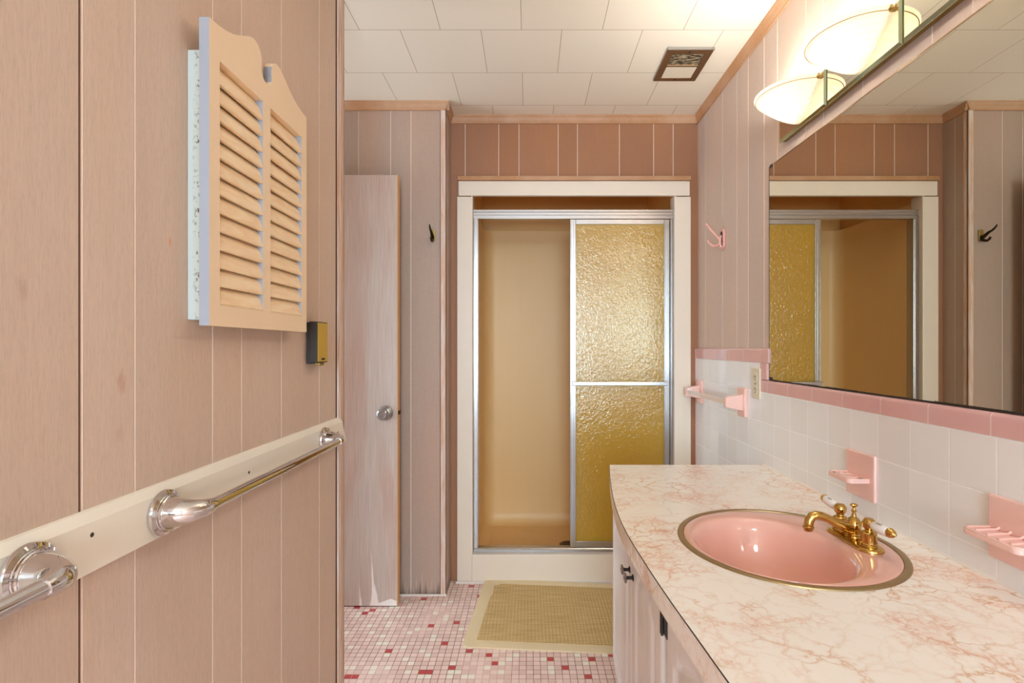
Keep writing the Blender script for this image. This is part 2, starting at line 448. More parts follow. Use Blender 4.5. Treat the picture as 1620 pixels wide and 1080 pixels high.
def lathe(bm, prof, org, axis, seg=32, a0=0.0, a1=2*PI, mi=0, uv=None, caps=True):
    """prof: (radius, height along axis)"""
    org = Vector(org); d = Vector(axis).normalized()
    if uv: u, v = Vector(uv[0]), Vector(uv[1])
    else: u, v = frame_of(d)
    full = abs(a1-a0-2*PI) < 1e-6
    n = seg if full else seg+1
    rings = []
    for r, h in prof:
        if r < 1e-6: rings.append([bm.verts.new(org + d*h)]); continue
        rings.append([bm.verts.new(org + d*h + (u*math.cos(a)+v*math.sin(a))*r) for a in [a0+(a1-a0)*k/seg for k in range(n)]])
    for i in range(len(rings)-1):
        a, b = rings[i], rings[i+1]
        for k in range(seg):
            k2 = (k+1) % n if full else k+1
            if len(a) == 1 and len(b) == 1: continue
            if len(a) == 1: f = bm.faces.new((a[0], b[k2], b[k]))
            elif len(b) == 1: f = bm.faces.new((a[k], a[k2], b[0]))
            else: f = bm.faces.new((a[k], a[k2], b[k2], b[k]))
            f.smooth = True; f.material_index = mi
    if caps and full:
        for r in (rings[0], rings[-1]):
            if len(r) > 2:
                f = bm.faces.new(r); f.material_index = mi

def prism(bm, pts, fn, a0, a1, mi=0):
    """pts 2-D polygon, fn(p, a) -> 3-D"""
    A = [bm.verts.new(fn(p, a0)) for p in pts]; B = [bm.verts.new(fn(p, a1)) for p in pts]
    n = len(pts)
    f = bm.faces.new(A[::-1]); f.material_index = mi
    f = bm.faces.new(B); f.material_index = mi
    for i in range(n):
        f = bm.faces.new((A[i], A[(i+1)%n], B[(i+1)%n], B[i])); f.material_index = mi

def holed_plate(bm, outer, holes, fn, a0, a1, mi=0):
    for a in (a0, a1):
        es = []
        for loop in [outer]+holes:
            vv = [bm.verts.new(fn(p, a)) for p in loop]
            es += [bm.edges.new((vv[i], vv[(i+1)%len(vv)])) for i in range(len(vv))]
        r = bmesh.ops.triangle_fill(bm, use_beauty=True, use_dissolve=False, edges=es)
        for g in r['geom']:
            if isinstance(g, bmesh.types.BMFace): g.material_index = mi
    for loop in [outer]+holes:
        n = len(loop)
        A = [bm.verts.new(fn(p, a0)) for p in loop]; B = [bm.verts.new(fn(p, a1)) for p in loop]
        for i in range(n):
            f = bm.faces.new((A[i], A[(i+1)%n], B[(i+1)%n], B[i])); f.material_index = mi
    bmesh.ops.remove_doubles(bm, verts=bm.verts[:], dist=1e-6)

def rrect(x0, x1, y0, y1, r, n=5):
    out = []
    for cx, cy, s in ((x1-r, y1-r, 0), (x0+r, y1-r, 1), (x0+r, y0+r, 2), (x1-r, y0+r, 3)):
        for k in range(n+1):
            a = (s + k/n)*PI/2
            out.append((cx+r*math.cos(a), cy+r*math.sin(a)))
    return out

def obj(name, bm, mats, parent=None, org=None, bevel=0.0, sharp=35):
    if not isinstance(mats, (list, tuple)): mats = [mats]
    bmesh.ops.recalc_face_normals(bm, faces=bm.faces[:])
    for e in bm.edges:
        if len(e.link_faces) == 2 and e.calc_face_angle(0) > math.radians(sharp): e.smooth = False
    o_ = Vector(parent['_base']) if parent is not None else Vector(org or (0, 0, 0))
    if o_.length: bmesh.ops.translate(bm, verts=bm.verts[:], vec=-o_)
    me = bpy.data.meshes.new(name); bm.to_mesh(me); bm.free()
    for m in mats: me.materials.append(M[m] if isinstance(m, str) else m)
    o = bpy.data.objects.new(name, me); C.objects.link(o)
    if parent is not None: o.parent = parent; o['_base'] = parent['_base']
    else: o.location = o_; o['_base'] = tuple(o_)
    if bevel:
        md = o.modifiers.new('bevel', 'BEVEL'); md.width = bevel; md.segments = 2; md.limit_method = 'ANGLE'; md.angle_limit = math.radians(40)
    return o

def thing(name, label, cat, base, group=None):
    o = bpy.data.objects.new(name, None); C.objects.link(o)
    o.location = base; o['_base'] = tuple(base); o.empty_display_size = 0.05
    o['label'] = label; o['category'] = cat
    if group: o['group'] = group
    return o
def tag(o, label, cat, group=None):
    o['label'] = label; o['category'] = cat
    if group: o['group'] = group
    return o
def struct(o): o['kind'] = 'structure'; return o
NB = bmesh.new

# ------------------------------------------------------------------ the room
HC = 2.40
def panel_strip(bm, p0, d, nrm, length, z0, z1, grooves, thick=0.09, dark=()):
    """vertical panelling: plan polygon with V grooves, extruded from z0 to z1. grooves = distances along d from p0"""
    tl = bm.faces.layers.float.get('tone') or bm.faces.layers.float.new('tone')
    d = Vector((d[0], d[1], 0)); nrm = Vector((nrm[0], nrm[1], 0)); p0 = Vector((p0[0], p0[1], 0))
    gw, gd = 0.0032, 0.0022
    pts = [(0.0, 0.0, 0)]
    for g in sorted(grooves):
        if g <= 0.004 or g >= length-0.004: continue
        k = 1 if not any(abs(g-q) < 1e-4 for q in dark) else 2
        pts += [(g-gw/2, 0.0, k), (g-gw*0.28, -gd, k), (g+gw*0.28, -gd, k), (g+gw/2, 0.0, 0)]
    pts.append((length, 0.0, -1))
    random.seed(int(abs(p0.x*1000)+abs(p0.y*100)))
    T = []
    for i in range(len(pts)-1):
        (a, ha, k), (b, hb, _) = pts[i], pts[i+1]
        P = [p0 + d*a + nrm*ha, p0 + d*b + nrm*hb]
        vv = [bm.verts.new((P[0].x, P[0].y, z0)), bm.verts.new((P[1].x, P[1].y, z0)), bm.verts.new((P[1].x, P[1].y, z1)), bm.verts.new((P[0].x, P[0].y, z1))]
        f = bm.faces.new(vv); f.material_index = k
        f[tl] = random.uniform(-0.07, 0.05) if k == 0 else 0.0
    # the body of the wall behind the face
    a, b = p0 + nrm*(-gd-0.0005), p0 + d*length + nrm*(-thick)
    bx(bm, min(a.x, b.x), max(a.x, b.x), min(a.y, b.y), max(a.y, b.y), z0, z1)

def plane_wall(name, args, mats, **kw):
    bm = NB()
    for a in args: panel_strip(bm, *a[0], **a[1])
    tl = bm.faces.layers.float.get('tone')
    me_o = obj(name, bm, mats)
    return struct(me_o)

YW0 = -2.70
gl = [0.7256, 0.8236, 1.0263, 1.1302, 1.3124, 1.5503]
plane_wall('wall_left', [(((-0.625, YW0), (0, 1), (1, 0), 1.733-YW0, 0, HC, [0.21-YW0, 0.39-YW0, 0.52-YW0]+[0.7222-YW0]+[g-YW0 for g in gl]), {'dark': (0.7222-YW0,)})], ['panel_left', 'groove', 'seambrown'])
gr = [2.563, 2.337, 2.174, 2.062, 1.924, 1.821, 1.634, 1.537, 1.356, 1.123, 1.02, .82, .7, .55, .3]
plane_wall('wall_right', [(((0.874, YW0), (0, 1), (-1, 0), 2.76-YW0, 0, HC, [g-YW0 for g in gr]), {})], ['panel', 'groove', 'gap'])
S = 2.68/821
gb = [(p-836)*S+0.405 for p in (736, 789, 821, 883, 913.5, 980, 1034, 1065)]
XL, XR, ZO = -0.292, 0.757, 1.995
L1 = XL+0.405
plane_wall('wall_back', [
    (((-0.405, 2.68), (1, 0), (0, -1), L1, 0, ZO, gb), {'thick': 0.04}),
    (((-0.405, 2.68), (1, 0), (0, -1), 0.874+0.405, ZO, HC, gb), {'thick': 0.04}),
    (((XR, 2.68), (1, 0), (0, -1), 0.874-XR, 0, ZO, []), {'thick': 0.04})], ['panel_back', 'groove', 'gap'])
gc = [(p-836)*2.53/821+2.40 for p in (567, 618, 650)]
plane_wall('wall_closet', [
    (((-2.40, 2.53), (1, 0), (0, -1), 2.40-0.405, 0, HC, [.16, .34]+gc), {'thick': 0.15}),
    (((-0.4035, 2.5335), (0, 1), (1, 0), 0.1465, 0, HC, [0.07]), {'thick': 0.0035})], ['panel_water', 'groove', 'gap'])
plane_wall('wall_hall', [
    (((-2.40, 1.2), (0, 1), (1, 0), 1.33, 0, HC, [.2, .5, .9]), {}),
    (((-2.40, 1.2), (1, 0), (0, 1), 1.685, 0, HC, [.3, .8, 1.2]), {})], ['panel', 'groove', 'gap'])
# window of the side passage
bm = NB()
for a, b, c, d_ in ((1.33, 1.38, 0.30, 1.95), (2.28, 2.33, 0.30, 1.95), (1.33, 2.33, 1.90, 1.96), (1.33, 2.33, 0.28, 0.34), (1.38, 2.28, 1.10, 1.13)):
    bx(bm, -2.3995, -2.372, a, b, c, d_)
struct(obj('window_2', bm, 'cream', bevel=0.002))
# wall behind the camera with its window
WX0, WX1, WZ0, WZ1 = -0.64, 0.64, 0.72, 2.10
bm = NB()
bx(bm, -0.72, WX0, YW0-0.09, YW0, 0, HC); bx(bm, WX1, 0.97, YW0-0.09, YW0, 0, HC)
bx(bm, WX0, WX1, YW0-0.09, YW0, 0, WZ0); bx(bm, WX0, WX1, YW0-0.09, YW0, WZ1, HC)
struct(obj('wall_front', bm, 'plainwall'))
bm = NB()
for a, b, c, d_ in ((WX0-.05, WX0+.01, WZ0-.05, WZ1+.05), (WX1-.01, WX1+.05, WZ0-.05, WZ1+.05), (WX0, WX1, WZ1-.01, WZ1+.05), (WX0, WX1, WZ0-.05, WZ0+.01),
                    (WX0, WX1, 1.39, 1.43), (-0.015, 0.015, WZ0, WZ1)):
    bx(bm, a, b, YW0-0.03, YW0+0.015, c, d_)
for k in range(14):
    z = WZ0+0.08+k*0.08
    vv = bx(bm, WX0+.01, WX1-.01, YW0-0.025, YW0-0.005, z, z+0.003)
struct(obj('window_1', bm, 'cream', bevel=0.002))

bm = NB(); bx(bm, -2.5, 1.0, -2.8, 2.72, -0.05, 0)
struct(obj('floor', bm, 'floor'))
bm = NB(); bx(bm, -2.5, 1.0, -2.8, 2.72, HC, HC+0.05)
struct(obj('ceiling', bm, 'ceiling'))

# crown mouldings
prof = [(0, 0), (-0.021, 0), (-0.020, -0.008), (-0.016, -0.013), (-0.011, -0.028), (-0.0075, -0.034), (-0.007, -0.041), (0, -0.041)]
def crown(name, fn, a0, a1):
    bm = NB(); prism(bm, prof, fn, a0, a1)
    return struct(obj(name, bm, 'trimwood'))
crown('trim_1', lambda p, a: (0.874+p[0], a, HC+p[1]), -2.7, 2.68)
crown('trim_2', lambda p, a: (a, 2.68+p[0], HC+p[1]), -0.405, 0.874)
crown('trim_3', lambda p, a: (a, 2.53+p[0], HC+p[1]), -2.40, -0.384)
crown('trim_4', lambda p, a: (-0.405-p[0], a, HC+p[1]), 2.51, 2.68)
# outside corner trims
bm = NB()
bx(bm, -0.4275, -0.399, 2.523, 2.5305, 0, HC-0.041); bx(bm, -0.4045, -0.399, 2.523, 2.549, 0, HC-0.041)
struct(obj('trim_5', bm, 'trimpale', bevel=0.0015))
bm = NB()
bx(bm, -0.4305, -0.4275, 2.5285, 2.5305, 0, HC-0.041)
struct(obj('trim_6', bm, 'gap'))
bm = NB()
bx(bm, -0.6255, -0.6175, 1.689, 1.738, 0, HC); bx(bm, -0.715, -0.6175, 1.733, 1.740, 0, HC); bx(bm, -0.6185, -0.6165, 1.700, 1.722, 0, HC)
struct(obj('trim_7', bm, 'trimpale', bevel=0.0012))
bm = NB(); bx(bm, -0.6255, -0.6235, 1.682, 1.689, 0, HC)
struct(obj('trim_8', bm, 'gap'))
bm = NB()
bx(bm, -0.395, -0.392, 2.545, 2.655, 0, 0.012); bx(bm, -2.3, -0.398, 2.518, 2.524, 0, 0.008); bx(bm, -0.37, 0.85, 2.650, 2.6555, 0, 0.010)
struct(obj('trim_9', bm, 'caulk'))

# ------------------------------------------------------------------ shower casing, curb and alcove
bm = NB()
bx(bm, -0.366, -0.288, 2.660, 2.68, 0, 1.979)      # left casing
bx(bm, 0.749, 0.833, 2.660, 2.68, 0, 1.979)        # right casing
bx(bm, -0.359, 0.827, 2.657, 2.68, 1.983, 2.058)   # head
bx(bm, -0.294, -0.286, 2.662, 2.745, 0.1, 1.99)
bx(bm, 0.750, 0.758, 2.662, 2.745, 0.1, 1.99)
bx(bm, -0.290, 0.752, 2.656, 2.735, 0.0, 0.146)    # curb front
struct(obj('trim_10', bm, 'cream', bevel=0.003))
bm = NB()
bx(bm, -0.363, 0.831, 2.648, 2.68, 2.0595, 2.082)
struct(obj('trim_11', bm, 'trimwood', bevel=0.003))
bm = NB()
bx(bm, -0.34, -0.302, 2.72, 3.44, 0, 2.30); struct(obj('wall_shower_left', bm, 'showerwall')); bm = NB()
bx(bm, 0.782, 0.82, 2.72, 3.44, 0, 2.30); struct(obj('wall_shower_right', bm, 'showerwall')); bm = NB()
bx(bm, -0.302, 0.782, 3.398, 3.44, 0, 2.30); struct(obj('wall_shower_back', bm, 'showerwall')); bm = NB()
bx(bm, -0.302, 0.782, 2.72, 3.398, 2.26, 2.30); struct(obj('ceiling_shower', bm, 'showerwall'))

stall = thing('shower_stall', 'tan moulded shower stall behind the sliding glass door', 'shower', (0.24, 3.05, 0.0))
bm = NB()
R = 0.075
plan = [((-0.288, 2.7465), (1, 0))]
plan += [((-0.288, 3.385-R), (1, 0))]
for k in range(1, 8):
    a = PI - k*PI/16
    plan.append(((-0.288+R+R*math.cos(a), 3.385-R+R*math.sin(a)), (-math.cos(a), -math.sin(a))))
plan.append(((-0.288+R, 3.385), (0, -1)))
plan.append(((0.768-R, 3.385), (0, -1)))
for k in range(1, 8):
    a = PI/2 - k*PI/16
    plan.append(((0.768-R+R*math.cos(a), 3.385-R+R*math.sin(a)), (-math.cos(a), -math.sin(a))))
plan.append(((0.768, 3.385-R), (-1, 0)))
plan.append(((0.768, 2.7465), (-1, 0)))
rows = []
for off, z in ((-0.011, 1.9645), (0.0, 1.9645), (0.0, 1.960), (0, 1.2), (0, 0.30), (0.0, 0.13), (0.006, 0.100), (0.018, 0.078), (0.034, 0.066), (0.055, 0.060)):
    rows.append([bm.verts.new((p[0]+n[0]*off, p[1]+n[1]*off, z)) for p, n in plan])
for a, b in zip(rows, rows[1:]):
    for i in range(len(a)-1):
        f = bm.faces.new((a[i], a[i+1], b[i+1], b[i])); f.smooth = True
bm.faces.new(rows[-1])
bx(bm, -0.286, 0.766, 2.7455, 2.7515, 0.05, 0.148)
obj('stall_shell', bm, 'shower', stall)
# moulded ridges of the shower floor
bm = NB()
for (x0, y0, x1, y1) in ((-0.18, 3.22, 0.10, 3.02), (-0.06, 3.24, 0.18, 3.10)):
    tube(bm, [(x0+(x1-x0)*k/8, y0+(y1-y0)*k/8, 0.0595+0.001*math.sin(PI*k/8)) for k in range(9)], 0.0025, 8)
obj('floor_ridge', bm, 'shower', stall)
bm = NB()
lathe(bm, [(0.0, 0.0045), (0.030, 0.0045), (0.046, 0.004), (0.055, 0.001), (0.055, -0.002)], (0.235, 3.02, 0.0605), (0, 0, 1), 32)
drain = obj('drain', bm, 'drainm', stall)
bm = NB()
for k in range(-3, 4):
    h = math.sqrt(max(0, 0.040**2-(k*0.011)**2))
    bx(bm, 0.235+k*0.011-0.003, 0.235+k*0.011+0.003, 3.02-h, 3.02+h, 0.0648, 0.0656)
obj('drain_slot', bm, 'slot', drain)

# aluminium door frame
fr_ = thing('shower_door_frame', 'polished aluminium track frame around the shower opening', 'frame', (0.235, 2.71, 0.146))
bm = NB()
pf = [(2.690, 1.919), (2.690, 1.909), (2.6925, 1.906), (2.6925, 1.893), (2.689, 1.890), (2.689, 1.873), (2.693, 1.873), (2.693, 1.880), (2.744, 1.880), (2.744, 1.919)]
prism(bm, pf, lambda p, a: (a, p[0], p[1]), -0.286, 0.750)
obj('top_track', bm, 'alu', fr_)
for s, (x0, x1) in ((0, (-0.2855, -0.2605)), (1, (0.7355, 0.7495))):
    bm = NB(); bx(bm, x0, x1, 2.692, 2.742, 0.165, 1.873)
    bx(bm, x0 if s else x0+0.004, x0+0.004 if s else x1-.004, 2.688, 2.693, 0.165, 1.873)
    obj('side_jamb', bm, 'alu', fr_, bevel=0.0015)
bm = NB()
prism(bm, [(2.688, 0.1465), (2.688, 0.161), (2.692, 0.166), (2.703, 0.166), (2.705, 0.160), (2.744, 0.160), (2.744, 0.1465)], lambda p, a: (a, p[0], p[1]), -0.284, 0.748)
obj('bottom_track', bm, 'alu', fr_)

def shower_door(x0, x1, yc, label, bar):
    d = thing('sliding_shower_door', label, 'shower door', ((x0+x1)/2, yc, 0.167), 'sliding shower doors')
    st, z0, z1 = 0.029, 0.1675, 1.872
    bm = NB()
    for a, b in ((x0, x0+st), (x1-st, x1)):
        bx(bm, a, b, yc-0.008, yc+0.008, z0, z1)
        bx(bm, a+0.004, b-0.010 if a == x0 else b-.004, yc-0.0105, yc-0.007, z0+.01, z1-.01)
    bx(bm, x0+st, x1-st, yc-0.008, yc+0.008, z1-0.026, z1)
    bx(bm, x0+st, x1-st, yc-0.008, yc+0.008, z0, z0+0.030)
    obj('door_frame', bm, 'alu', d, bevel=0.0015)
    bm = NB(); bx(bm, x0+st-0.003, x1-st+0.003, yc-0.0025, yc+0.0025, z0+0.027, z1-0.023)
    obj('glass_panel', bm, 'amber', d)
    if bar:
        bm = NB()
        bx(bm, x0+0.008, x1-0.018, yc-0.046, yc-0.038, 1.010, 1.030)
        obj('towel_rail', bm, 'alu', d, bevel=0.002)
        for xx in (x0+0.008, x1-0.033):
            bm = NB(); bx(bm, xx, xx+0.014, yc-0.040, yc-0.007, 1.0085, 1.0315)
            obj('rail_bracket', bm, 'alu', d, bevel=0.002)
    return d
shower_door(0.217, 0.734, 2.7055, 'front amber hammered-glass shower door with an aluminium rail across it', True)
shower_door(0.232, 0.734, 2.7285, 'rear amber glass shower door pushed behind the one with the rail', False)

# ------------------------------------------------------------------ wall tiles
bm = NB()
bx(bm, 0.864, 0.8745, 1.93, 2.679, 0, 1.1485)
bx(bm, 0.864, 0.8745, 0.0, 1.93, 0, 1.042)
struct(obj('wall_tile_field', bm, 'tile'))
bm = NB()
def cap(y0, y1, z0, z1, r=0.010, X=0.8622, mi=0):
    pr = [(0.8745, z0), (X, z0)]
    for k in range(7):
        a = k*PI/12
        pr.append((X+r-r*math.cos(a), z1-r+r*math.sin(a)))
    pr.append((0.8745, z1))
    prism(bm, pr, lambda p, a: (p[0], a, p[1]), y0, y1, mi)
cap(1.8760, 2.678, 1.149, 1.2030, 0.010, 0.8626, 1); cap(0.06, 1.929, 1.042, 1.0863, 0.010, 0.8626, 1)
y = 1.9305
while y < 2.679:
    y1 = min(y+0.1532, 2.679); cap(y+0.0011, y1-0.0011, 1.1495, 1.2035); y += 0.1532
cap(1.869, 1.9298, 1.1495, 1.2035)
def capv(y0, y1, z0, z1, r=0.010):
    pr = [(0.8745, y1), (0.8622, y1)]
    for k in range(7):
        a = k*PI/12
        pr.append((0.8622+r-r*math.cos(a), y0+r-r*math.sin(a)))
    pr.append((0.8745, y0))
    prism(bm, pr, lambda p, a: (p[0], p[1], a), z0, z1)
capv(1.8745, 1.9298, 1.0885, 1.1482)
cap(1.8745, 1.9298, 1.0425, 1.0875)
y = 1.8735
for yy in [1.727+0.0, 1.580, 1.425, 1.2715, 1.120, 0.968, 0.815, 0.662, 0.509, 0.356, 0.203, 0.05]:
    cap(yy+0.0011, y-0.0011, 1.0425, 1.0868); y = yy
bx(bm, 0.8590, 0.8640, 2.672, 2.6795, 0.0, 1.198)
struct(obj('trim_12', bm, ['pinktile', 'caulk']))

# ------------------------------------------------------------------ the open door
YD = 2.41
dr = bpy.data.objects.new('door_1', None); C.objects.link(dr); dr.location = (-1.22, YD, 0); dr['_base'] = (-1.22, YD, 0); dr['kind'] = 'structure'
bm = NB(); bx(bm, -1.22, -0.612, YD, YD+0.040, 0.006, 2.007)
obj('door_leaf', bm, 'doorveneer', dr, bevel=0.0015)
bm = NB(); bx(bm, -0.6125, -0.6085, YD+0.001, YD+0.042, 0.006, 2.008)
obj('door_edge', bm, 'dooredge', dr)
bm = NB()
lathe(bm, [(0.0, 0), (0.034, 0), (0.034, 0.004), (0.030, 0.009), (0.018, 0.013), (0.012, 0.015), (0.012, 0.030), (0.018, 0.036), (0.0255, 0.046), (0.0275, 0.056), (0.025, 0.066), (0.018, 0.0715), (0.0165, 0.070), (0.010, 0.070), (0.0, 0.0715)],
      (-0.662, YD, 0.902), (0, -1, 0), 36)
obj('door_knob', bm, 'steel', dr)
bm = NB(); bx(bm, -0.6085, -0.600, YD+0.012, YD+0.030, 0.893, 0.911)
obj('door_latch', bm, 'blackbrass', dr, bevel=0.002)

# ------------------------------------------------------------------ handrail board and grab bars
rb = thing('handrail_board', 'cream painted backing board running along the left wall behind the grab bars', 'board', (-0.625, 0.9, 0.892))
bm = NB()
pr = [(-0.6245, 0.8925), (-0.6105, 0.8925), (-0.6095, 0.894), (-0.6095, 0.963), (-0.6115, 0.966), (-0.619, 0.9765), (-0.6245, 0.978)]
yend = lambda z: 1.735 if z < 0.962 else 1.700
A = [bm.verts.new((p[0], -0.5, p[1])) for p in pr]; B = [bm.verts.new((p[0], yend(p[1]), p[1])) for p in pr]
bm.faces.new(A[::-1]); bm.faces.new(B)
for i in range(len(pr)):
    bm.faces.new((A[i], A[(i+1)%len(pr)], B[(i+1)%len(pr)], B[i]))
obj('board', bm, 'creamboard', rb)
for sy, sz in ((0.725, 0.945), (1.132, 0.934), (1.66, 0.935)):
    bm = NB(); lathe(bm, [(0, 0.0008), (0.0022, 0.0006), (0.0034, 0.0)], (-0.6095, sy, sz), (1, 0, 0), 12)
    obj('screw', bm, 'slot', rb)

def grab_bar(y0, y1, label, z=0.932):
    t_ = thing('grab_bar', label, 'grab bar', (-0.6095, (y0+y1)/2, z), 'grab bars on the left wall')
    for yf, s in ((y0, 1), (y1, -1)):
        bm = NB()
        lathe(bm, [(0, 0), (0.037, 0), (0.0378, 0.003), (0.0365, 0.007), (0.032, 0.0095), (0.0295, 0.0085), (0.0285, 0.0095), (0.0285, 0.0125), (0.027, 0.014), (0.0, 0.014)], (-0.6095, yf, z), (1, 0, 0), 48)
        obj('flange', bm, 'chrome', t_)
        bm = NB()
        P = [(-0.5965, 0, .0255), (-0.590, 0, .0245), (-0.582, .0006, .0232), (-0.574, .0025, .0215), (-0.5665, .006, .0195), (-0.5605, .0115, .0178), (-0.5565, .0185, .0162), (-0.5545, .0265, .0147), (-0.5535, .035, .0133), (-0.5533, .041, .0125)]
        tube(bm, [(p[0], yf+s*p[1], z) for p in P], [p[2] for p in P], 32)
        obj('elbow_post', bm, 'chrome', t_)
    bm = NB()
    tube(bm, [(-0.5533, y0+0.0405, z), (-0.5533, y1-0.0405, z)], 0.0108, 32)
    obj('rod', bm, 'chrome', t_)
grab_bar(0.866, 1.546, 'far chrome grab bar, seen whole, on the cream board below the louvered cabinet')
grab_bar(-0.05, 0.630, 'near chrome grab bar, cut by the left picture edge, on the cream board')

# ------------------------------------------------------------------ louvered medicine cabinet
mc = thing('medicine_cabinet', 'surface-mounted medicine cabinet with louvered pine door on the left wall', 'cabinet', (-0.625, 1.146, 1.257))
bm = NB(); bx(bm, -0.6247, -0.5985, 0.950, 1.342, 1.257, 1.752)
obj('cabinet_case', bm, 'enamel', mc, bevel=0.002)
half = [(0.0, 1.788), (0.009, 1.790), (0.0165, 1.7955), (0.021, 1.803), (0.0222, 1.811), (0.0205, 1.819), (0.0205, 1.829), (0.0235, 1.839), (0.029, 1.8475), (0.037, 1.8535), (0.048, 1.8565), (0.060, 1.855), (0.074, 1.849), (0.090, 1.8405), (0.110, 1.829), (0.130, 1.8195), (0.155, 1.8115), (0.180, 1.807), (0.206, 1.805)]
# circular bite between the two horns
YM = 1.146
top = [(YM+u, z) for u, z in half[::-1]] + [(YM-u, z) for u, z in half[1:]]
outer = [(0.940, 1.2465), (1.352, 1.2465)] + top
holes = [[(0.972, 1.286), (1.130, 1.286), (1.130, 1.743), (0.972, 1.743)], [(1.163, 1.286), (1.322, 1.286), (1.322, 1.743), (1.163, 1.743)]]
bm = NB()
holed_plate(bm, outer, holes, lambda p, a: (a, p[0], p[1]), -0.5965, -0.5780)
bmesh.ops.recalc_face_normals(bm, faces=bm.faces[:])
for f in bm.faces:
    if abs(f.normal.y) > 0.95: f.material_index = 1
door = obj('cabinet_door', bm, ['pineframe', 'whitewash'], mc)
for y0, y1 in ((0.972, 1.130), (1.163, 1.322)):
    bm = NB()
    for k in range(13):
        z = 1.2865+k*0.0345
        pr = [(-0.5790, z), (-0.5782, z+0.003), (-0.5835, z+0.0225), (-0.5955, z+0.0435), (-0.5960, z+0.040), (-0.5900, z+0.018), (-0.5855, z)]
        if k == 12: pr = [(a, min(b, 1.7425)) for a, b in pr]
        prism(bm, pr, lambda p, a: (p[0], a, p[1]), y0+0.0003, y1-0.0003)
    obj('louver_slats', bm, 'pine', door)
    bm = NB(); bx(bm, -0.5982, -0.5972, y0, y1, 1.286, 1.743)
    obj('louver_backing', bm, 'gap', door)

# gold-fronted black box below it
wb = thing('wall_switch_box', 'small black wall box with a gold front beside the louvered cabinet', 'switch box', (-0.625, 1.488, 1.17))
bm = NB(); bx(bm, -0.6245, -0.6135, 1.458, 1.512, 1.160, 1.277)
obj('back_plate', bm, 'blackpebble', wb, bevel=0.002)
bm = NB(); bx(bm, -0.6120, -0.5895, 1.449, 1.524, 1.163, 1.279)
hs = obj('housing', bm, 'blackpebble', wb, bevel=0.002)
bm = NB(); bx(bm, -0.6135, -0.6118, 1.462, 1.510, 1.168, 1.270)
obj('spacer', bm, 'black', wb)
bm = NB(); bx(bm, -0.5897, -0.5880, 1.452, 1.519, 1.166, 1.276)
obj('front_panel', bm, 'goldface', hs)
bm = NB(); bx(bm, -0.5882, -0.5874, 1.474, 1.498, 1.1705, 1.176)
obj('name_plate', bm, 'slot', hs)
bm = NB(); bx(bm, -0.606, -0.592, 1.470, 1.505, 1.1545, 1.1635)
obj('lower_catch', bm, 'brass', wb, bevel=0.002)

# ------------------------------------------------------------------ hooks
hk = thing('coat_hook', 'small blackened brass hook on the panelled wall right of the open door', 'hook', (-0.465, 2.53, 1.75))
bm = NB()
prism(bm, rrect(-0.475, -0.453, 1.722, 1.777, 0.006), lambda p, a: (p[0], a, p[1]), 2.5295, 2.521)
obj('hook_plate', bm, 'brass', hk, bevel=0.001)
bm = NB()
tube(bm, [(-0.464, 2.523, 1.742), (-0.464, 2.508, 1.742), (-0.464, 2.494, 1.749), (-0.464, 2.480, 1.757), (-0.464, 2.462, 1.762), (-0.465, 2.447, 1.772), (-0.465, 2.438, 1.783)], [.0085, .009, .0075, .006, .005, .0042, .003], 14)
obj('upper_prong', bm, 'blackbrass', hk)
bm = NB()
tube(bm, [(-0.464, 2.523, 1.732), (-0.464, 2.505, 1.722), (-0.464, 2.490, 1.718), (-0.464, 2.478, 1.723), (-0.464, 2.472, 1.732)], [.008, .007, .006, .0055, .005], 14)
obj('lower_prong', bm, 'blackbrass', hk)

ph = thing('robe_hook', 'pink plastic double robe hook on the right wall above the tiles', 'hook', (0.874, 2.322, 1.69))
bm = NB()
prism(bm, rrect(2.2985, 2.3455, 1.642, 1.738, 0.0232, 8), lambda p, a: (a, p[0], p[1]), 0.8735, 0.864)
base_ = obj('hook_base', bm, 'pinkplastic', ph, bevel=0.003)
bm = NB()
prism(bm, rrect(2.311, 2.333, 1.656, 1.724, 0.0105, 8), lambda p, a: (a, p[0], p[1]), 0.8642, 0.8625)
obj('base_recess', bm, 'slot', base_)
for nm, pts, rr in (('upper_prong', [(0.863, 1.685), (0.853, 1.690), (0.842, 1.702), (0.828, 1.719), (0.812, 1.737), (0.797, 1.754)], .0052),
                    ('lower_prong', [(0.863, 1.675), (0.855, 1.668), (0.845, 1.662), (0.833, 1.659), (0.821, 1.662), (0.812, 1.669), (0.805, 1.680)], .0052)):
    bm = NB()
    tube(bm, [(x, 2.322, z) for x, z in pts], rr, 14)
    x, z = pts[-1]
    lathe(bm, [(0, -0.0075), (.0053, -.0053), (.0075, 0), (.0053, .0053), (0, .0075)], (x, 2.322, z), (0, 0, 1), 16)
    obj(nm, bm, 'pinkplastic', ph)
bm = NB(); tube(bm, [(0.8635, 2.322, 1.705), (0.856, 2.322, 1.690), (0.856, 2.322, 1.672), (0.8635, 2.322, 1.655)], .006, 12)
obj('prong_root', bm, 'pinkplastic', ph)

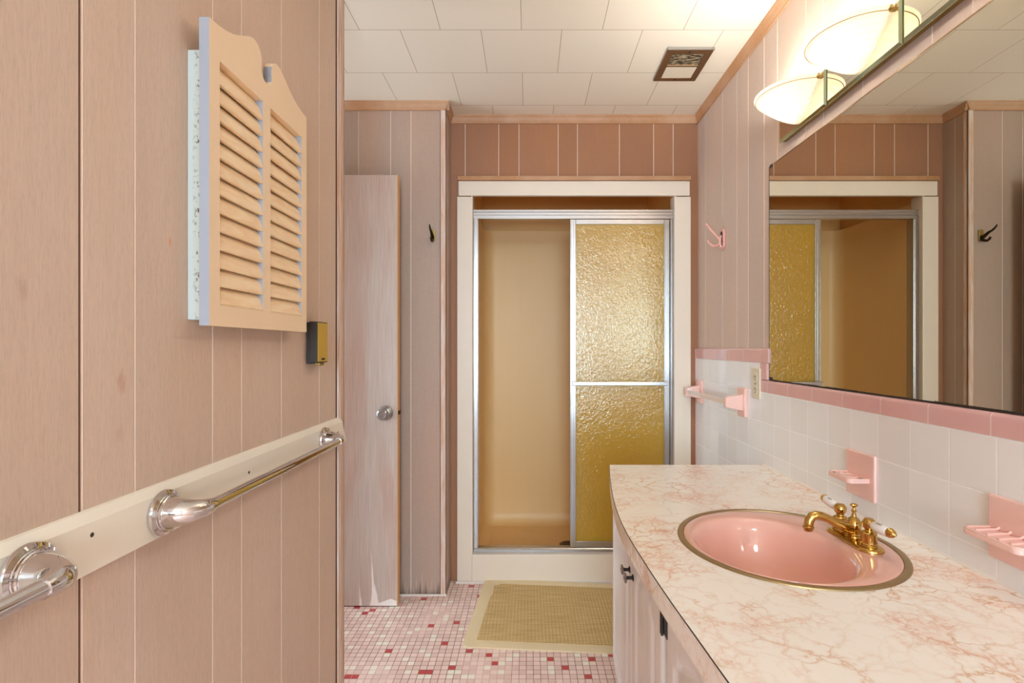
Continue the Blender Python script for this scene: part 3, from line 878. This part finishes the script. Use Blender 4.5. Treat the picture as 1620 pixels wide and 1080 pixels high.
# ------------------------------------------------------------------ towel bar and outlet
tb = thing('towel_bar', 'pink ceramic towel bar with a milky square rod on the white tiles', 'towel bar', (0.864, 2.33, 0.985))
for yc, zc in ((2.078, 0.987), (2.594, 0.985)):
    bm = NB()
    prism(bm, rrect(yc-0.037, yc+0.037, zc-0.058, zc+0.058, 0.006), lambda p, a: (a, p[0], p[1]), 0.8641, 0.850)
    e_ = obj('mount_plate', bm, 'pinkceramic', tb, bevel=0.003)
    bm = NB()
    A = [bm.verts.new(q) for q in ((0.851, yc-.026, zc-.033), (0.851, yc+.026, zc-.033), (0.851, yc+.026, zc+.033), (0.851, yc-.026, zc+.033))]
    B = [bm.verts.new(q) for q in ((0.785, yc-.014, zc-.020), (0.785, yc+.014, zc-.020), (0.785, yc+.014, zc+.020), (0.785, yc-.014, zc+.020))]
    bm.faces.new(A); bm.faces.new(B[::-1])
    for i in range(4): bm.faces.new((A[i], A[(i+1)%4], B[(i+1)%4], B[i]))
    obj('bar_arm', bm, 'pinkceramic', tb, bevel=0.004)
bm = NB(); bx(bm, 0.789, 0.807, 2.088, 2.584, 0.977, 0.995)
obj('bar', bm, 'bartowel', tb, bevel=0.002)

ou = thing('electrical_outlet', 'ivory electrical outlet on the white tiles left of the mirror', 'outlet', (0.864, 1.96, 1.069))
bm = NB(); prism(bm, rrect(1.925, 1.997, 1.012, 1.128, 0.004), lambda p, a: (a, p[0], p[1]), 0.8641, 0.857)
obj('cover_plate', bm, 'ivory', ou, bevel=0.002)
for zc in (1.093, 1.046):
    bm = NB(); prism(bm, rrect(1.944, 1.978, zc-.017, zc+.017, 0.012), lambda p, a: (a, p[0], p[1]), 0.8575, 0.8558)
    r_ = obj('socket', bm, 'ivory', ou)
    bm = NB()
    for yy in (1.953, 1.967): bx(bm, 0.8552, 0.8560, yy-.0013, yy+.0013, zc-.002, zc+.008)
    bx(bm, 0.8552, 0.8560, 1.9575, 1.9625, zc-.011, zc-.006)
    obj('socket_slot', bm, 'slot', r_)
bm = NB(); lathe(bm, [(0, .001), (.003, .0008), (.0035, 0)], (0.857, 1.961, 1.0695), (-1, 0, 0), 12)
obj('screw', bm, 'slot', ou)

# ------------------------------------------------------------------ wall mirror
vm = thing('wall_mirror', 'large frameless wall mirror over the vanity counter', 'mirror', (0.874, 1.1, 1.088))
bm = NB(); bx(bm, 0.8685, 0.8738, 0.35, 1.8725, 1.0885, 1.857)
obj('mirror_glass', bm, 'mirror', vm)
bm = NB()
yy = 0.35; random.seed(3)
prev = 0.0035
while yy < 1.872:
    y2 = min(yy+random.uniform(0.02, 0.06), 1.872); h = 0.0022+random.random()*0.0016
    bx(bm, 0.8679, 0.8686, yy, y2, 1.0872, 1.0885+h); yy = y2
bx(bm, 0.8679, 0.8686, 1.8705, 1.8728, 1.088, 1.857)
obj('worn_bottom_edge', bm, 'brownedge', vm)
bm = NB()
bx(bm, 0.8679, 0.8686, 0.35, 1.30, 1.8545, 1.858); bx(bm, 0.8679, 0.8686, 1.30, 1.86, 1.8555, 1.858)
obj('top_edge', bm, 'bronze', vm)
for z in (1.0905, 1.850):
    bm = NB(); bx(bm, 0.8660, 0.8738, 1.848, 1.864, z, z+0.010)
    obj('mirror_clip', bm, 'slot', vm, bevel=0.001)

# ------------------------------------------------------------------ vanity light
vl = thing('vanity_light', 'mirrored bar light with half-bowl glass shades above the wall mirror', 'wall light', (0.874, 1.334, 1.899))
bm = NB(); bx(bm, 0.8575, 0.8738, 0.868, 1.760, 1.902, 2.006)
obj('back_box', bm, 'brass', vl, bevel=0.001)
for yc in (1.636, 1.334, 1.032):
    y0, y1 = yc-0.1495, yc+0.1285 if yc > 1.6 else yc+0.1495
    bm = NB()
    bvl = 0.008
    A = [(0.8575, y0, 1.899), (0.8575, y1, 1.899), (0.8575, y1, 2.008), (0.8575, y0, 2.008)]
    B = [(0.8535, y0, 1.899), (0.8535, y1, 1.899), (0.8535, y1, 2.008), (0.8535, y0, 2.008)]
    D = [(0.8500, y0+bvl, 1.899+bvl), (0.8500, y1-bvl, 1.899+bvl), (0.8500, y1-bvl, 2.008-bvl), (0.8500, y0+bvl, 2.008-bvl)]
    A, B, D = [[bm.verts.new(p) for p in q] for q in (A, B, D)]
    bm.faces.new(A)
    for i in range(4):
        for P_, Q_ in ((A, B), (B, D)):
            f = bm.faces.new((P_[i], P_[(i+1)%4], Q_[(i+1)%4], Q_[i])); f.material_index = 1
    bm.faces.new(D)
    obj('mirror_tile', bm, ['mirror', 'mirrorbevel'], vl)
    # ribbed glass half bowl
    bm = NB()
    prof_o = []
    N = 46
    for k in range(N+1):
        s_ = k/N
        r = 0.004+0.1185*s_
        z = 1.9125 + 0.082*(s_**1.35)
        z += 0.0011*math.sin(s_*PI*2*9) * (0.3+0.7*s_)
        prof_o.append((r, z))
    rim = [(0.1255, 1.9975), (0.1268, 2.0010), (0.1266, 2.0040), (0.1245, 2.0055), (0.1215, 2.0040), (0.1185, 2.0000)]
    prof_i = [(max(r-0.0012, 0.002), z+0.0036) for r, z in prof_o[::-1][1:]]
    full = [(0.0, 1.9125)] + prof_o + rim + prof_i + [(0.0, 1.9155)]
    lathe(bm, [(r, z) for r, z in full], (0.8488, yc, 0), (0, 0, 1), 64, PI/2, 3*PI/2, uv=((1, 0, 0), (0, 1, 0)), caps=False)
    sh = obj('glass_shade', bm, 'shade', vl, sharp=60)
    bm = NB()
    tube(bm, [(0.8488+0.1228*math.cos(PI/2+PI*k/48), yc+0.1228*math.sin(PI/2+PI*k/48), 1.9935) for k in range(49)], 0.0011, 8)
    obj('rim_line', bm, 'brass', sh)
    bm = NB()
    lathe(bm, [(0, 0), (.0045, .0005), (.006, .003), (.0045, .006), (.003, .007), (.003, .012), (0, .0125)], (0.8445, yc-0.1262, 1.992), (0, 0, 1), 16)
    bx(bm, 0.843, 0.8505, yc-0.131, yc-0.121, 1.990, 1.994)
    obj('shade_clip', bm, 'brass', sh)
    bm = NB()
    lathe(bm, [(0, 0), (0.014, 0), (0.014, 0.028), (0, 0.028)], (0.850, yc, 1.968), (-1, 0, 0), 20)
    obj('lamp_socket', bm, 'ivory', vl)
    bm = NB()
    lathe(bm, [(0.010, 0.0), (0.012, 0.006), (0.020, 0.018), (0.025, 0.032), (0.022, 0.046), (0.012, 0.055), (0, 0.058)], (0.822, yc, 1.968), (-1, 0, 0), 24)
    obj('light_bulb', bm, 'bulb', vl)

# ------------------------------------------------------------------ soap dish and toothbrush holder
def dish(y0, y1, sy0, sy1, name, label, cat, ridged):
    t_ = thing(name, label, cat, (0.864, (y0+y1)/2, 0.82))
    bm = NB()
    prism(bm, rrect(y0, y1, 0.819, 0.936, 0.004), lambda p, a: (a, p[0], p[1]), 0.8641, 0.855)
    obj('wall_plate', bm, 'pinkceramic', t_, bevel=0.004)
    bm = NB()
    r = 0.012
    pts = [(0.856, sy0), (0.856, sy1)] 
    for k in range(6):
        a = PI/2 + k*PI/10
        pts.append((0.802+r+r*math.cos(a), sy1-r+r*math.sin(a)))
    for k in range(6):
        a = PI + k*PI/10
        pts.append((0.802+r+r*math.cos(a), sy0+r+r*math.sin(a)))
    prism(bm, pts, lambda p, a: (p[0], p[1], a), 0.864, 0.874)
    sh = obj('shelf', bm, 'pinkceramic', t_, bevel=0.0025)
    bm = NB()
    rimp = [(p[0], p[1], 0.8745) for p in [(0.856, sy0+.003)] + [((q[0]-0.83)*0.93+0.831, (q[1]-(sy0+sy1)/2)*0.95+(sy0+sy1)/2) for q in pts[2:][::-1]] + [(0.856, sy1-.003)]]
    tube(bm, rimp, 0.0024, 10)
    obj('shelf_rim', bm, 'pinkceramic', sh)
    bm = NB()
    if ridged:
        for k in range(4):
            yy = sy0+0.024+k*0.023
            tube(bm, [(0.812, yy, 0.8742), (0.83, yy, 0.8752), (0.850, yy, 0.8758), (0.856, yy, 0.879)], 0.0024, 8)
        obj('drain_ridges', bm, 'pinkceramic', sh)
    else:
        ym = (sy0+sy1)/2
        tube(bm, [(0.829+0.017*math.cos(2*PI*k/28), ym+0.026*math.sin(2*PI*k/28), 0.8748) for k in range(28)], 0.0018, 8, closed=True)
        obj('tumbler_ring', bm, 'pinkceramic', sh)
        for q in (-.038, .038, -0.033, .033):
            bm = NB(); lathe(bm, [(0, .0006), (.0045, .0006), (.0045, 0)], (0.816 if abs(q) > .035 else 0.842, ym+q, 0.874), (0, 0, 1), 14)
            obj('brush_hole', bm, 'slot', sh)
dish(1.283, 1.399, 1.300, 1.396, 'toothbrush_holder', 'pink ceramic toothbrush and tumbler holder on the tiles beyond the faucet', 'toothbrush holder', False)
dish(0.842, 0.967, 0.850, 0.965, 'soap_dish', 'pink ceramic ridged soap dish on the tiles at the right picture edge', 'soap dish', True)

# ------------------------------------------------------------------ vanity cabinet, counter, sink
def interp(tab, y):
    """Catmull-Rom through (y, x) pairs"""
    tab = sorted(tab)
    if y <= tab[0][0]: return tab[0][1]
    if y >= tab[-1][0]: return tab[-1][1]
    for i in range(len(tab)-1):
        if tab[i][0] <= y <= tab[i+1][0]:
            p0 = tab[max(i-1, 0)]; p1 = tab[i]; p2 = tab[i+1]; p3 = tab[min(i+2, len(tab)-1)]
            s_ = (y-p1[0])/(p2[0]-p1[0])
            m1 = (p2[1]-p0[1])/(p2[0]-p0[0])*(p2[0]-p1[0]); m2 = (p3[1]-p1[1])/(p3[0]-p1[0])*(p2[0]-p1[0])
            h00 = 2*s_**3-3*s_**2+1; h10 = s_**3-2*s_**2+s_; h01 = -2*s_**3+3*s_**2; h11 = s_**3-s_**2
            return h00*p1[1]+h10*m1+h01*p2[1]+h11*m2
EDGE = [(0.30, 0.300), (0.45, 0.278), (0.667, 0.2585), (0.786, 0.2495), (0.877, 0.2425), (1.01, 0.235), (1.19, 0.229), (1.34, 0.232), (1.49, 0.2435), (1.70, 0.268), (1.907, 0.298)]
FACE = [(0.30, 0.325), (0.60, 0.297), (1.05, 0.281), (1.43, 0.2835), (1.70, 0.294), (1.90, 0.307)]
ex = lambda y: interp(EDGE, y)
fx_ = lambda y: interp(FACE, y)
ZT = 0.775
SCX, SCY, SRX, SRY = 0.567, 1.149, 0.228, 0.232

ct = thing('countertop', 'pink-veined marble laminate vanity countertop with a bowed front edge', 'countertop', (0.6, 1.1, 0.73))
ys = [0.30+(1.907-0.30)*k/60 for k in range(61)]
outer = [(ex(y), y) for y in ys] + [(0.8635, 1.907), (0.8635, 0.30)]
hole = [(SCX+(SRX-0.006)*math.cos(2*PI*k/72), SCY+(SRY-0.006)*math.sin(2*PI*k/72)) for k in range(72)]
bm = NB(); holed_plate(bm, outer, [hole], lambda p, a: (p[0], p[1], a), ZT-0.045, ZT)
obj('laminate_slab', bm, 'laminate', ct)
bm = NB(); tube(bm, [(ex(y)-0.0002, y, ZT-0.0007) for y in ys], 0.0011, 8)
obj('edge_seam', bm, 'seam', ct)
bm = NB(); prism(bm, [(0.864, ZT), (0.8595, ZT), (0.864, ZT+0.005)], lambda p, a: (p[0], a, p[1]), 0.30, 1.907)
obj('caulk_bead', bm, 'caulk', ct)

vc = thing('vanity_cabinet', 'worn white bow-fronted vanity cabinet under the marble counter', 'cabinet', (0.6, 1.1, 0.0))
bm = NB()
ys2 = [0.32+(1.885-0.32)*k/40 for k in range(41)]
# hollow carcass: front face frame, ends, back, floor and toe kick
bx(bm, 0.845, 0.862, 0.32, 1.885, 0.0, 0.7295)
bx(bm, 0.325, 0.845, 1.867, 1.885, 0.08, 0.7295); bx(bm, 0.35, 0.845, 0.32, 0.338, 0.08, 0.7295)
prism(bm, [(fx_(y)+0.0185, y) for y in ys2]+[(fx_(y)+0.034, y) for y in ys2[::-1]], lambda p, a: (p[0], p[1], a), 0.08, 0.7295)
prism(bm, [(fx_(y)+0.034, y) for y in ys2]+[(0.845, 1.885), (0.845, 0.32)], lambda p, a: (p[0], p[1], a), 0.08, 0.098)
bx(bm, 0.37, 0.845, 0.34, 1.865, 0.0, 0.08)
obj('carcass', bm, 'cabpaint', vc)

def cab_door(y0, y1, label=None):
    z0, z1 = 0.083, 0.712
    NY, NZ = 48, 72
    W = y1-y0; mg = 0.055
    def relief(y, z):
        # cathedral-arched raised panel; distance inside the panel outline
        u = y-y0; v = z-z0; H = z1-z0
        cx = W/2
        hw = cx-mg
        q = (u-cx)/max(hw, 1e-3)
        topz = H-0.075-0.055*(abs(q)**1.6)+0.012*(1 if abs(q) < 0.8 else 0)
        d = min(u-mg, W-mg-u, v-0.055, topz-v)
        if d < 0: dd = 0.0
        elif d < 0.008: dd = -0.0075*(d/0.008)
        elif d < 0.014: dd = -0.0075
        elif d < 0.040: dd = -0.0075+0.0085*((d-0.014)/0.026)
        else: dd = 0.001
        eb = min(u, W-u, v, H-v)
        if eb < 0.005: dd -= 0.003*(1-eb/0.005)
        return dd
    bm = NB()
    g = []
    for i in range(NY+1):
        y = y0+W*i/NY; col = []
        for j in range(NZ+1):
            z = z0+(z1-z0)*j/NZ
            col.append(bm.verts.new((fx_(y)-relief(y, z), y, z)))
        g.append(col)
    for i in range(NY):
        for j in range(NZ):
            bm.faces.new((g[i][j], g[i+1][j], g[i+1][j+1], g[i][j+1])).smooth = True
    bk = [[bm.verts.new((fx_(y0+W*i/NY)+0.0175, y0+W*i/NY, z)) for z in (z0, z1)] for i in range(NY+1)]
    for i in range(NY):
        bm.faces.new((bk[i][0], bk[i][1], bk[i+1][1], bk[i+1][0]))
        bm.faces.new((g[i][0], bk[i][0], bk[i+1][0], g[i+1][0])); bm.faces.new((g[i][NZ], g[i+1][NZ], bk[i+1][1], bk[i][1]))
    bm.faces.new([g[0][j] for j in range(NZ+1)]+[bk[0][1], bk[0][0]]); bm.faces.new([g[NY][j] for j in range(NZ, -1, -1)]+[bk[NY][0], bk[NY][1]])
    return obj('cabinet_door', bm, 'cabpaint', vc, sharp=50)
d1 = cab_door(1.428, 1.883); d2 = cab_door(1.092, 1.424); d3 = cab_door(0.690, 1.062); d4 = cab_door(0.345, 0.686)
def cab_knob(par, y, z=0.585):
    bm = NB()
    x = fx_(y)
    lathe(bm, [(0, -.001), (.009, -.001), (.009, .002), (.005, .004), (.0042, .012), (.0055, .017), (.007, .0185), (.007, .020), (0, .020)], (x, y, z), (-1, 0, 0), 18)
    k_ = obj('knob', bm, 'black', par)
    bm = NB()
    for q in range(6):
        a = q*PI/3
        lathe(bm, [(0, -.0035), (.0045, -.002), (.0055, .0005), (.0035, .003), (0, .0038)], (x-0.0215, y+0.0085*math.cos(a), z+0.0085*math.sin(a)), (-1, 0, 0), 10)
    lathe(bm, [(0, -.003), (.005, -.002), (.006, .001), (.004, .004), (0, .005)], (x-0.022, y, z), (-1, 0, 0), 12)
    obj('knob_flower', bm, 'steel', k_)
cab_knob(d1, 1.452); cab_knob(d2, 1.400)
for y, par in ((1.078, d2),):
    for z in (0.640, 0.170):
        bm = NB()
        x = fx_(y)
        tube(bm, [(x-0.003, y, z-0.026), (x-0.003, y, z+0.026)], 0.0045, 14)
        tube(bm, [(x-0.003, y, z-0.031), (x-0.003, y, z-0.026)], 0.003, 10); tube(bm, [(x-0.003, y, z+0.026), (x-0.003, y, z+0.031)], 0.003, 10)
        bx(bm, x-0.0015, x+0.001, y-0.030, y-0.004, z-0.024, z+0.024)
        bx(bm, x+0.001, x+0.018, y-0.003, y+0.010, z-0.024, z+0.024)
        obj('hinge', bm, 'black', par)

sk = thing('sink', 'round pink porcelain drop-in sink with a bronze metal rim', 'sink', (SCX, SCY, ZT))
bm = NB()
NS = 96
def ring(cx, cy, rx, ry, z):
    return [bm.verts.new((cx+rx*math.cos(2*PI*k/NS), cy+ry*math.sin(2*PI*k/NS), z)) for k in range(NS)]
def skin(rings):
    for a, b in zip(rings, rings[1:]):
        for k in range(NS):
            bm.faces.new((a[k], a[(k+1)%NS], b[(k+1)%NS], b[k])).smooth = True
skin([ring(SCX, SCY, SRX, SRY, ZT+0.0002), ring(SCX, SCY, SRX-0.001, SRY-0.001, ZT+0.0022), ring(SCX, SCY, SRX-0.007, SRY-0.007, ZT+0.0035),
      ring(SCX, SCY, SRX-0.0135, SRY-0.0135, ZT+0.0028), ring(SCX, SCY, SRX-0.0145, SRY-0.0145, ZT+0.0005), ring(SCX, SCY, SRX-0.0145, SRY-0.0145, ZT-0.010)])
obj('metal_rim', bm, 'ring', sk)
bm = NB()
BX, BY, BRX, BRY = 0.523, 1.124, 0.150, 0.175
rg = [ring(SCX, SCY, SRX-0.0148, SRY-0.0148, ZT-0.010), ring(SCX, SCY, SRX-0.0148, SRY-0.0148, ZT+0.0015), ring(SCX, SCY, SRX-0.018, SRY-0.018, ZT+0.0025)]
steps = [(0.0, 0.0), (0.35, 0.0008), (0.7, 0.001), (0.9, 0.0), (1.0, -0.003)]
for s_, dz in steps[1:]:
    rg.append(ring(SCX+(BX-SCX)*s_, SCY+(BY-SCY)*s_, (SRX-.018)+(BRX+0.006-SRX+.018)*s_, (SRY-.018)+(BRY+0.006-SRY+.018)*s_, ZT+0.0025+dz))
for f_, dz in ((0.985, .010), (0.955, .024), (0.91, .044), (0.85, .068), (0.77, .092), (0.66, .112), (0.52, .127), (0.36, .136), (0.2, .140), (0.11, .142)):
    rg.append(ring(BX+0.01*(1-f_), BY, BRX*f_, BRY*f_, ZT-dz))
skin(rg)
obj('basin', bm, 'sinkpink', sk, sharp=70)
bm = NB()
lathe(bm, [(0, -0.003), (0.010, -0.003), (0.014, 0.0), (0.021, 0.001), (0.023, -0.002)], (BX+0.009, BY, ZT-0.141), (0, 0, 1), 28)
obj('drain_flange', bm, 'gold', sk)
bm = NB(); lathe(bm, [(0, 0), (.012, 0), (.012, .005), (.008, .008), (0, .009)], (BX+0.009, BY, ZT-0.143), (0, 0, 1), 24)
obj('stopper', bm, 'gold', sk)

# ------------------------------------------------------------------ faucet
FX, FY, FZ = 0.722, 1.151, ZT+0.0030
fc = thing('faucet', 'polished brass centerset faucet with white porcelain lever handles on the sink', 'faucet', (FX, FY, FZ))
bm = NB()
def stadium(hx, hy, z):
    out = []
    for k in range(40):
        a = 2*PI*k/40
        x = hx*math.cos(a); y = hx*math.sin(a) + (hy-hx)*(1 if math.sin(a) > 1e-9 else -1 if math.sin(a) < -1e-9 else 0)
        out.append(bm.verts.new((FX+x, FY+y, z)))
    return out
rr = [stadium(.027, .079, FZ), stadium(.0275, .0795, FZ+.002), stadium(.0265, .0785, FZ+.0055), stadium(.023, .075, FZ+.0085), stadium(.012, .064, FZ+.0095)]
for a, b in zip(rr, rr[1:]):
    for k in range(40): bm.faces.new((a[k], a[(k+1)%40], b[(k+1)%40], b[k])).smooth = True
bm.faces.new(rr[-1]); bm.faces.new(rr[0][::-1])
obj('base_plate', bm, 'gold', fc)
bm = NB()
lathe(bm, [(0.017, 0), (0.0175, .003), (0.015, .005), (0.0155, .007), (0.013, .010), (0.014, .018), (0.0155, .026), (0.015, .034), (0.011, .041), (0.006, .0455), (0.0045, .048), (0.0045, .052)], (FX, FY, FZ+.008), (0, 0, 1), 28)
sp = [(FX+0.004, FZ+.030, .0135), (FX-0.012, FZ+.0305, .0135), (FX-0.026, FZ+.034, .0115), (FX-0.042, FZ+.041, .0098), (FX-0.058, FZ+.049, .0090), (FX-0.072, FZ+.055, .0090), (FX-0.083, FZ+.057, .0094), (FX-0.093, FZ+.054, .0098), (FX-0.099, FZ+.046, .0100), (FX-0.101, FZ+.036, .0098), (FX-0.1015, FZ+.031, .0096)]
tube(bm, [(a, FY, b) for a, b, c in sp], [c for a, b, c in sp], 24)
lathe(bm, [(0, 0), (.0092, 0), (.0095, .006), (.0115, .0065), (.0118, .009), (.0105, .0105), (0, .0105)], (FX-0.1015, FY, FZ+.0225), (0, 0, 1), 24)
obj('spout', bm, 'gold', fc)
bm = NB()
lathe(bm, [(.0032, 0), (.0032, .010), (.0055, .011), (.006, .013), (.004, .015), (.003, .018), (.0035, .021), (.0075, .0235), (.0085, .0255), (.006, .0275), (0, .028)], (FX, FY, FZ+.054), (0, 0, 1), 20)
obj('lift_rod', bm, 'gold', fc)
for s_, nm in ((-1, 'near'), (1, 'far')):
    hy = FY+s_*0.0508
    bm = NB()
    lathe(bm, [(.0165, 0), (.0172, .002), (.016, .004), (.0165, .006), (.0148, .0075), (.0148, .026), (.0155, .0275), (.0135, .030), (.0085, .032), (.0075, .035), (.010, .038), (.0128, .043), (.0135, .048), (.0125, .053), (.0085, .058), (0, .060)], (FX, hy, FZ+.008), (0, 0, 1), 28)
    hp = obj('handle_post', bm, 'gold', fc)
    d = Vector((0.06*s_*-1 if s_ < 0 else -0.02, s_*0.9, 0.10 if s_ > 0 else 0.02)).normalized()
    o_ = Vector((FX, hy, FZ+.055))
    bm = NB()
    lathe(bm, [(.0072, .011), (.0092, .0145), (.0104, .022), (.0112, .036), (.0108, .050), (.0098, .055), (.0085, .056)], o_, d, 24)
    lv = obj('porcelain_lever', bm, 'white_porc', hp)
    # printed word along the lever, facing up and into the room
    cu = bpy.data.curves.new('lever_lettering', 'FONT'); cu.body = 'COLD' if s_ < 0 else 'HOT'
    cu.size = 0.0062; cu.align_x = 'CENTER'; cu.align_y = 'CENTER'; cu.extrude = 0.00012
    tmp = bpy.data.objects.new('lever_lettering', cu); C.objects.link(tmp)
    bpy.context.view_layer.update()
    tm = bpy.data.meshes.new_from_object(tmp.evaluated_get(bpy.context.evaluated_depsgraph_get()))
    bpy.data.objects.remove(tmp)
    xa = d if s_ < 0 else -d
    nn_ = Vector((-0.45, 0, 0.9)); nn_ = (nn_ - xa*nn_.dot(xa)).normalized(); ua = nn_.cross(xa)
    mw = Matrix((xa, ua, nn_)).transposed().to_4x4(); mw.translation = o_ + d*0.034 + nn_*0.0113
    tm.transform(mw)
    bm = NB(); bm.from_mesh(tm)
    obj('lever_lettering', bm, 'black', hp)
    bm = NB()
    lathe(bm, [(.005, .006), (.0085, .0085), (.0085, .0112), (.0060, .0118)], o_, d, 20)
    obj('lever_collar', bm, 'gold', hp)
    bm = NB()
    lathe(bm, [(.0088, .0555), (.0100, .058), (.0100, .060), (.0087, .0625), (.0082, .0655), (.0050, .0695), (.0025, .071), (.0030, .073), (0, .075)], o_, d, 20)
    obj('lever_cap', bm, 'gold', hp)

# ------------------------------------------------------------------ bath mat
bmx = thing('bath_mat', 'woven straw bath mat with tan canvas border on the mosaic floor', 'mat', (0.20, 2.35, 0.0))
ang = math.radians(-4.4)
def mt(x, y):
    # local (0..0.93, 0..0.595), origin at the near left corner
    c, s_ = math.cos(ang), math.sin(ang)
    return (-0.268+x*c-y*s_, 2.085+x*s_+y*c)
def slab(bm, x0, x1, y0, y1, r, z0, z1, lift):
    pts = rrect(x0, x1, y0, y1, r, 8)
    NX, NYY = 40, 24
    # dense top by clipping a grid radially: concentric rings
    cx, cy = (x0+x1)/2, (y0+y1)/2
    rings = []
    def zz(x, y, z): return z + lift*(math.exp(-((x-0.03)**2+(y-0.60)**2)/0.004)*0.010 + 0.0015*math.sin(x*9+y*4)*max(0, math.sin(y*3)))
    for f in (1.0, 0.97, 0.9, 0.75, 0.5, 0.2):
        rings.append([bm.verts.new((*mt(cx+(p[0]-cx)*f, cy+(p[1]-cy)*f), zz(cx+(p[0]-cx)*f, cy+(p[1]-cy)*f, z1 if f < 1 else z1-0.001))) for p in pts])
    base = [bm.verts.new((*mt(*p), max(0.0005, zz(p[0], p[1], z0)))) for p in pts]
    n = len(pts)
    for a, b in zip([base]+rings, rings):
        for k in range(n): bm.faces.new((a[k], a[(k+1)%n], b[(k+1)%n], b[k])).smooth = True
    bm.faces.new(rings[-1]); bm.faces.new(base[::-1])
bm = NB(); slab(bm, 0, 0.93, 0, 0.595, 0.03, 0.0005, 0.0070, 1)
bd = obj('canvas_border', bm, 'canvas', bmx)
bm = NB(); slab(bm, 0.052, 0.878, 0.046, 0.549, 0.006, 0.0060, 0.0090, 0.6)
obj('straw_center', bm, 'straw', bmx)

# ------------------------------------------------------------------ ceiling fan and light
fn = thing('exhaust_fan_light', 'square bronze-framed exhaust fan and light in the tiled ceiling', 'exhaust fan', (0.648, 2.188, HC))
bm = NB()
hz = HC
X0, X1, Y0, Y1 = 0.556, 0.741, 2.066, 2.311
def rc(a, b, c, d): return [(a, c), (b, c), (b, d), (a, d)]
holed_plate(bm, rc(X0, X1, Y0, Y1), [rc(X0+.028, X1-.028, 2.098, 2.182), rc(X0+.028, X1-.028, 2.194, 2.283)], lambda p, a: (p[0], p[1], a), hz-0.010, hz-0.0005)
fm = obj('fan_frame', bm, 'bronze', fn, bevel=0.002)
bm = NB(); bx(bm, X0-.001, X1+.001, Y0-0.004, Y0, hz-0.011, hz-0.0005)
obj('frame_lip', bm, 'alu', fm)
bm = NB(); bx(bm, X0+.028, X1-.028, 2.098, 2.182, hz-0.006, hz-0.002)
obj('clear_lens', bm, 'lens', fn)
bm = NB(); bx(bm, X0+.028, X1-.028, 2.194, 2.283, hz-0.009, hz-0.002)
obj('milky_panel', bm, 'whitelens', fn)
for yy in (2.083, 2.297):
    bm = NB(); lathe(bm, [(0, .001), (.004, .0008), (.005, 0)], (0.648, yy, hz-0.010), (0, 0, -1), 12)
    obj('screw', bm, 'slot', fn)

# housing above the added fill light, out of view behind the camera
cl_ = thing('ceiling_fill', 'square white housing of an added fill light over the near end of the room', 'ceiling lamp', (0.1, -1.5, HC))
bm = NB(); bx(bm, -0.1, 0.3, -1.7, -1.3, HC-0.055, HC-0.001)
obj('fill_housing', bm, 'cream', cl_, bevel=0.006)

for o in bpy.data.objects:
    if '_base' in o: del o['_base']
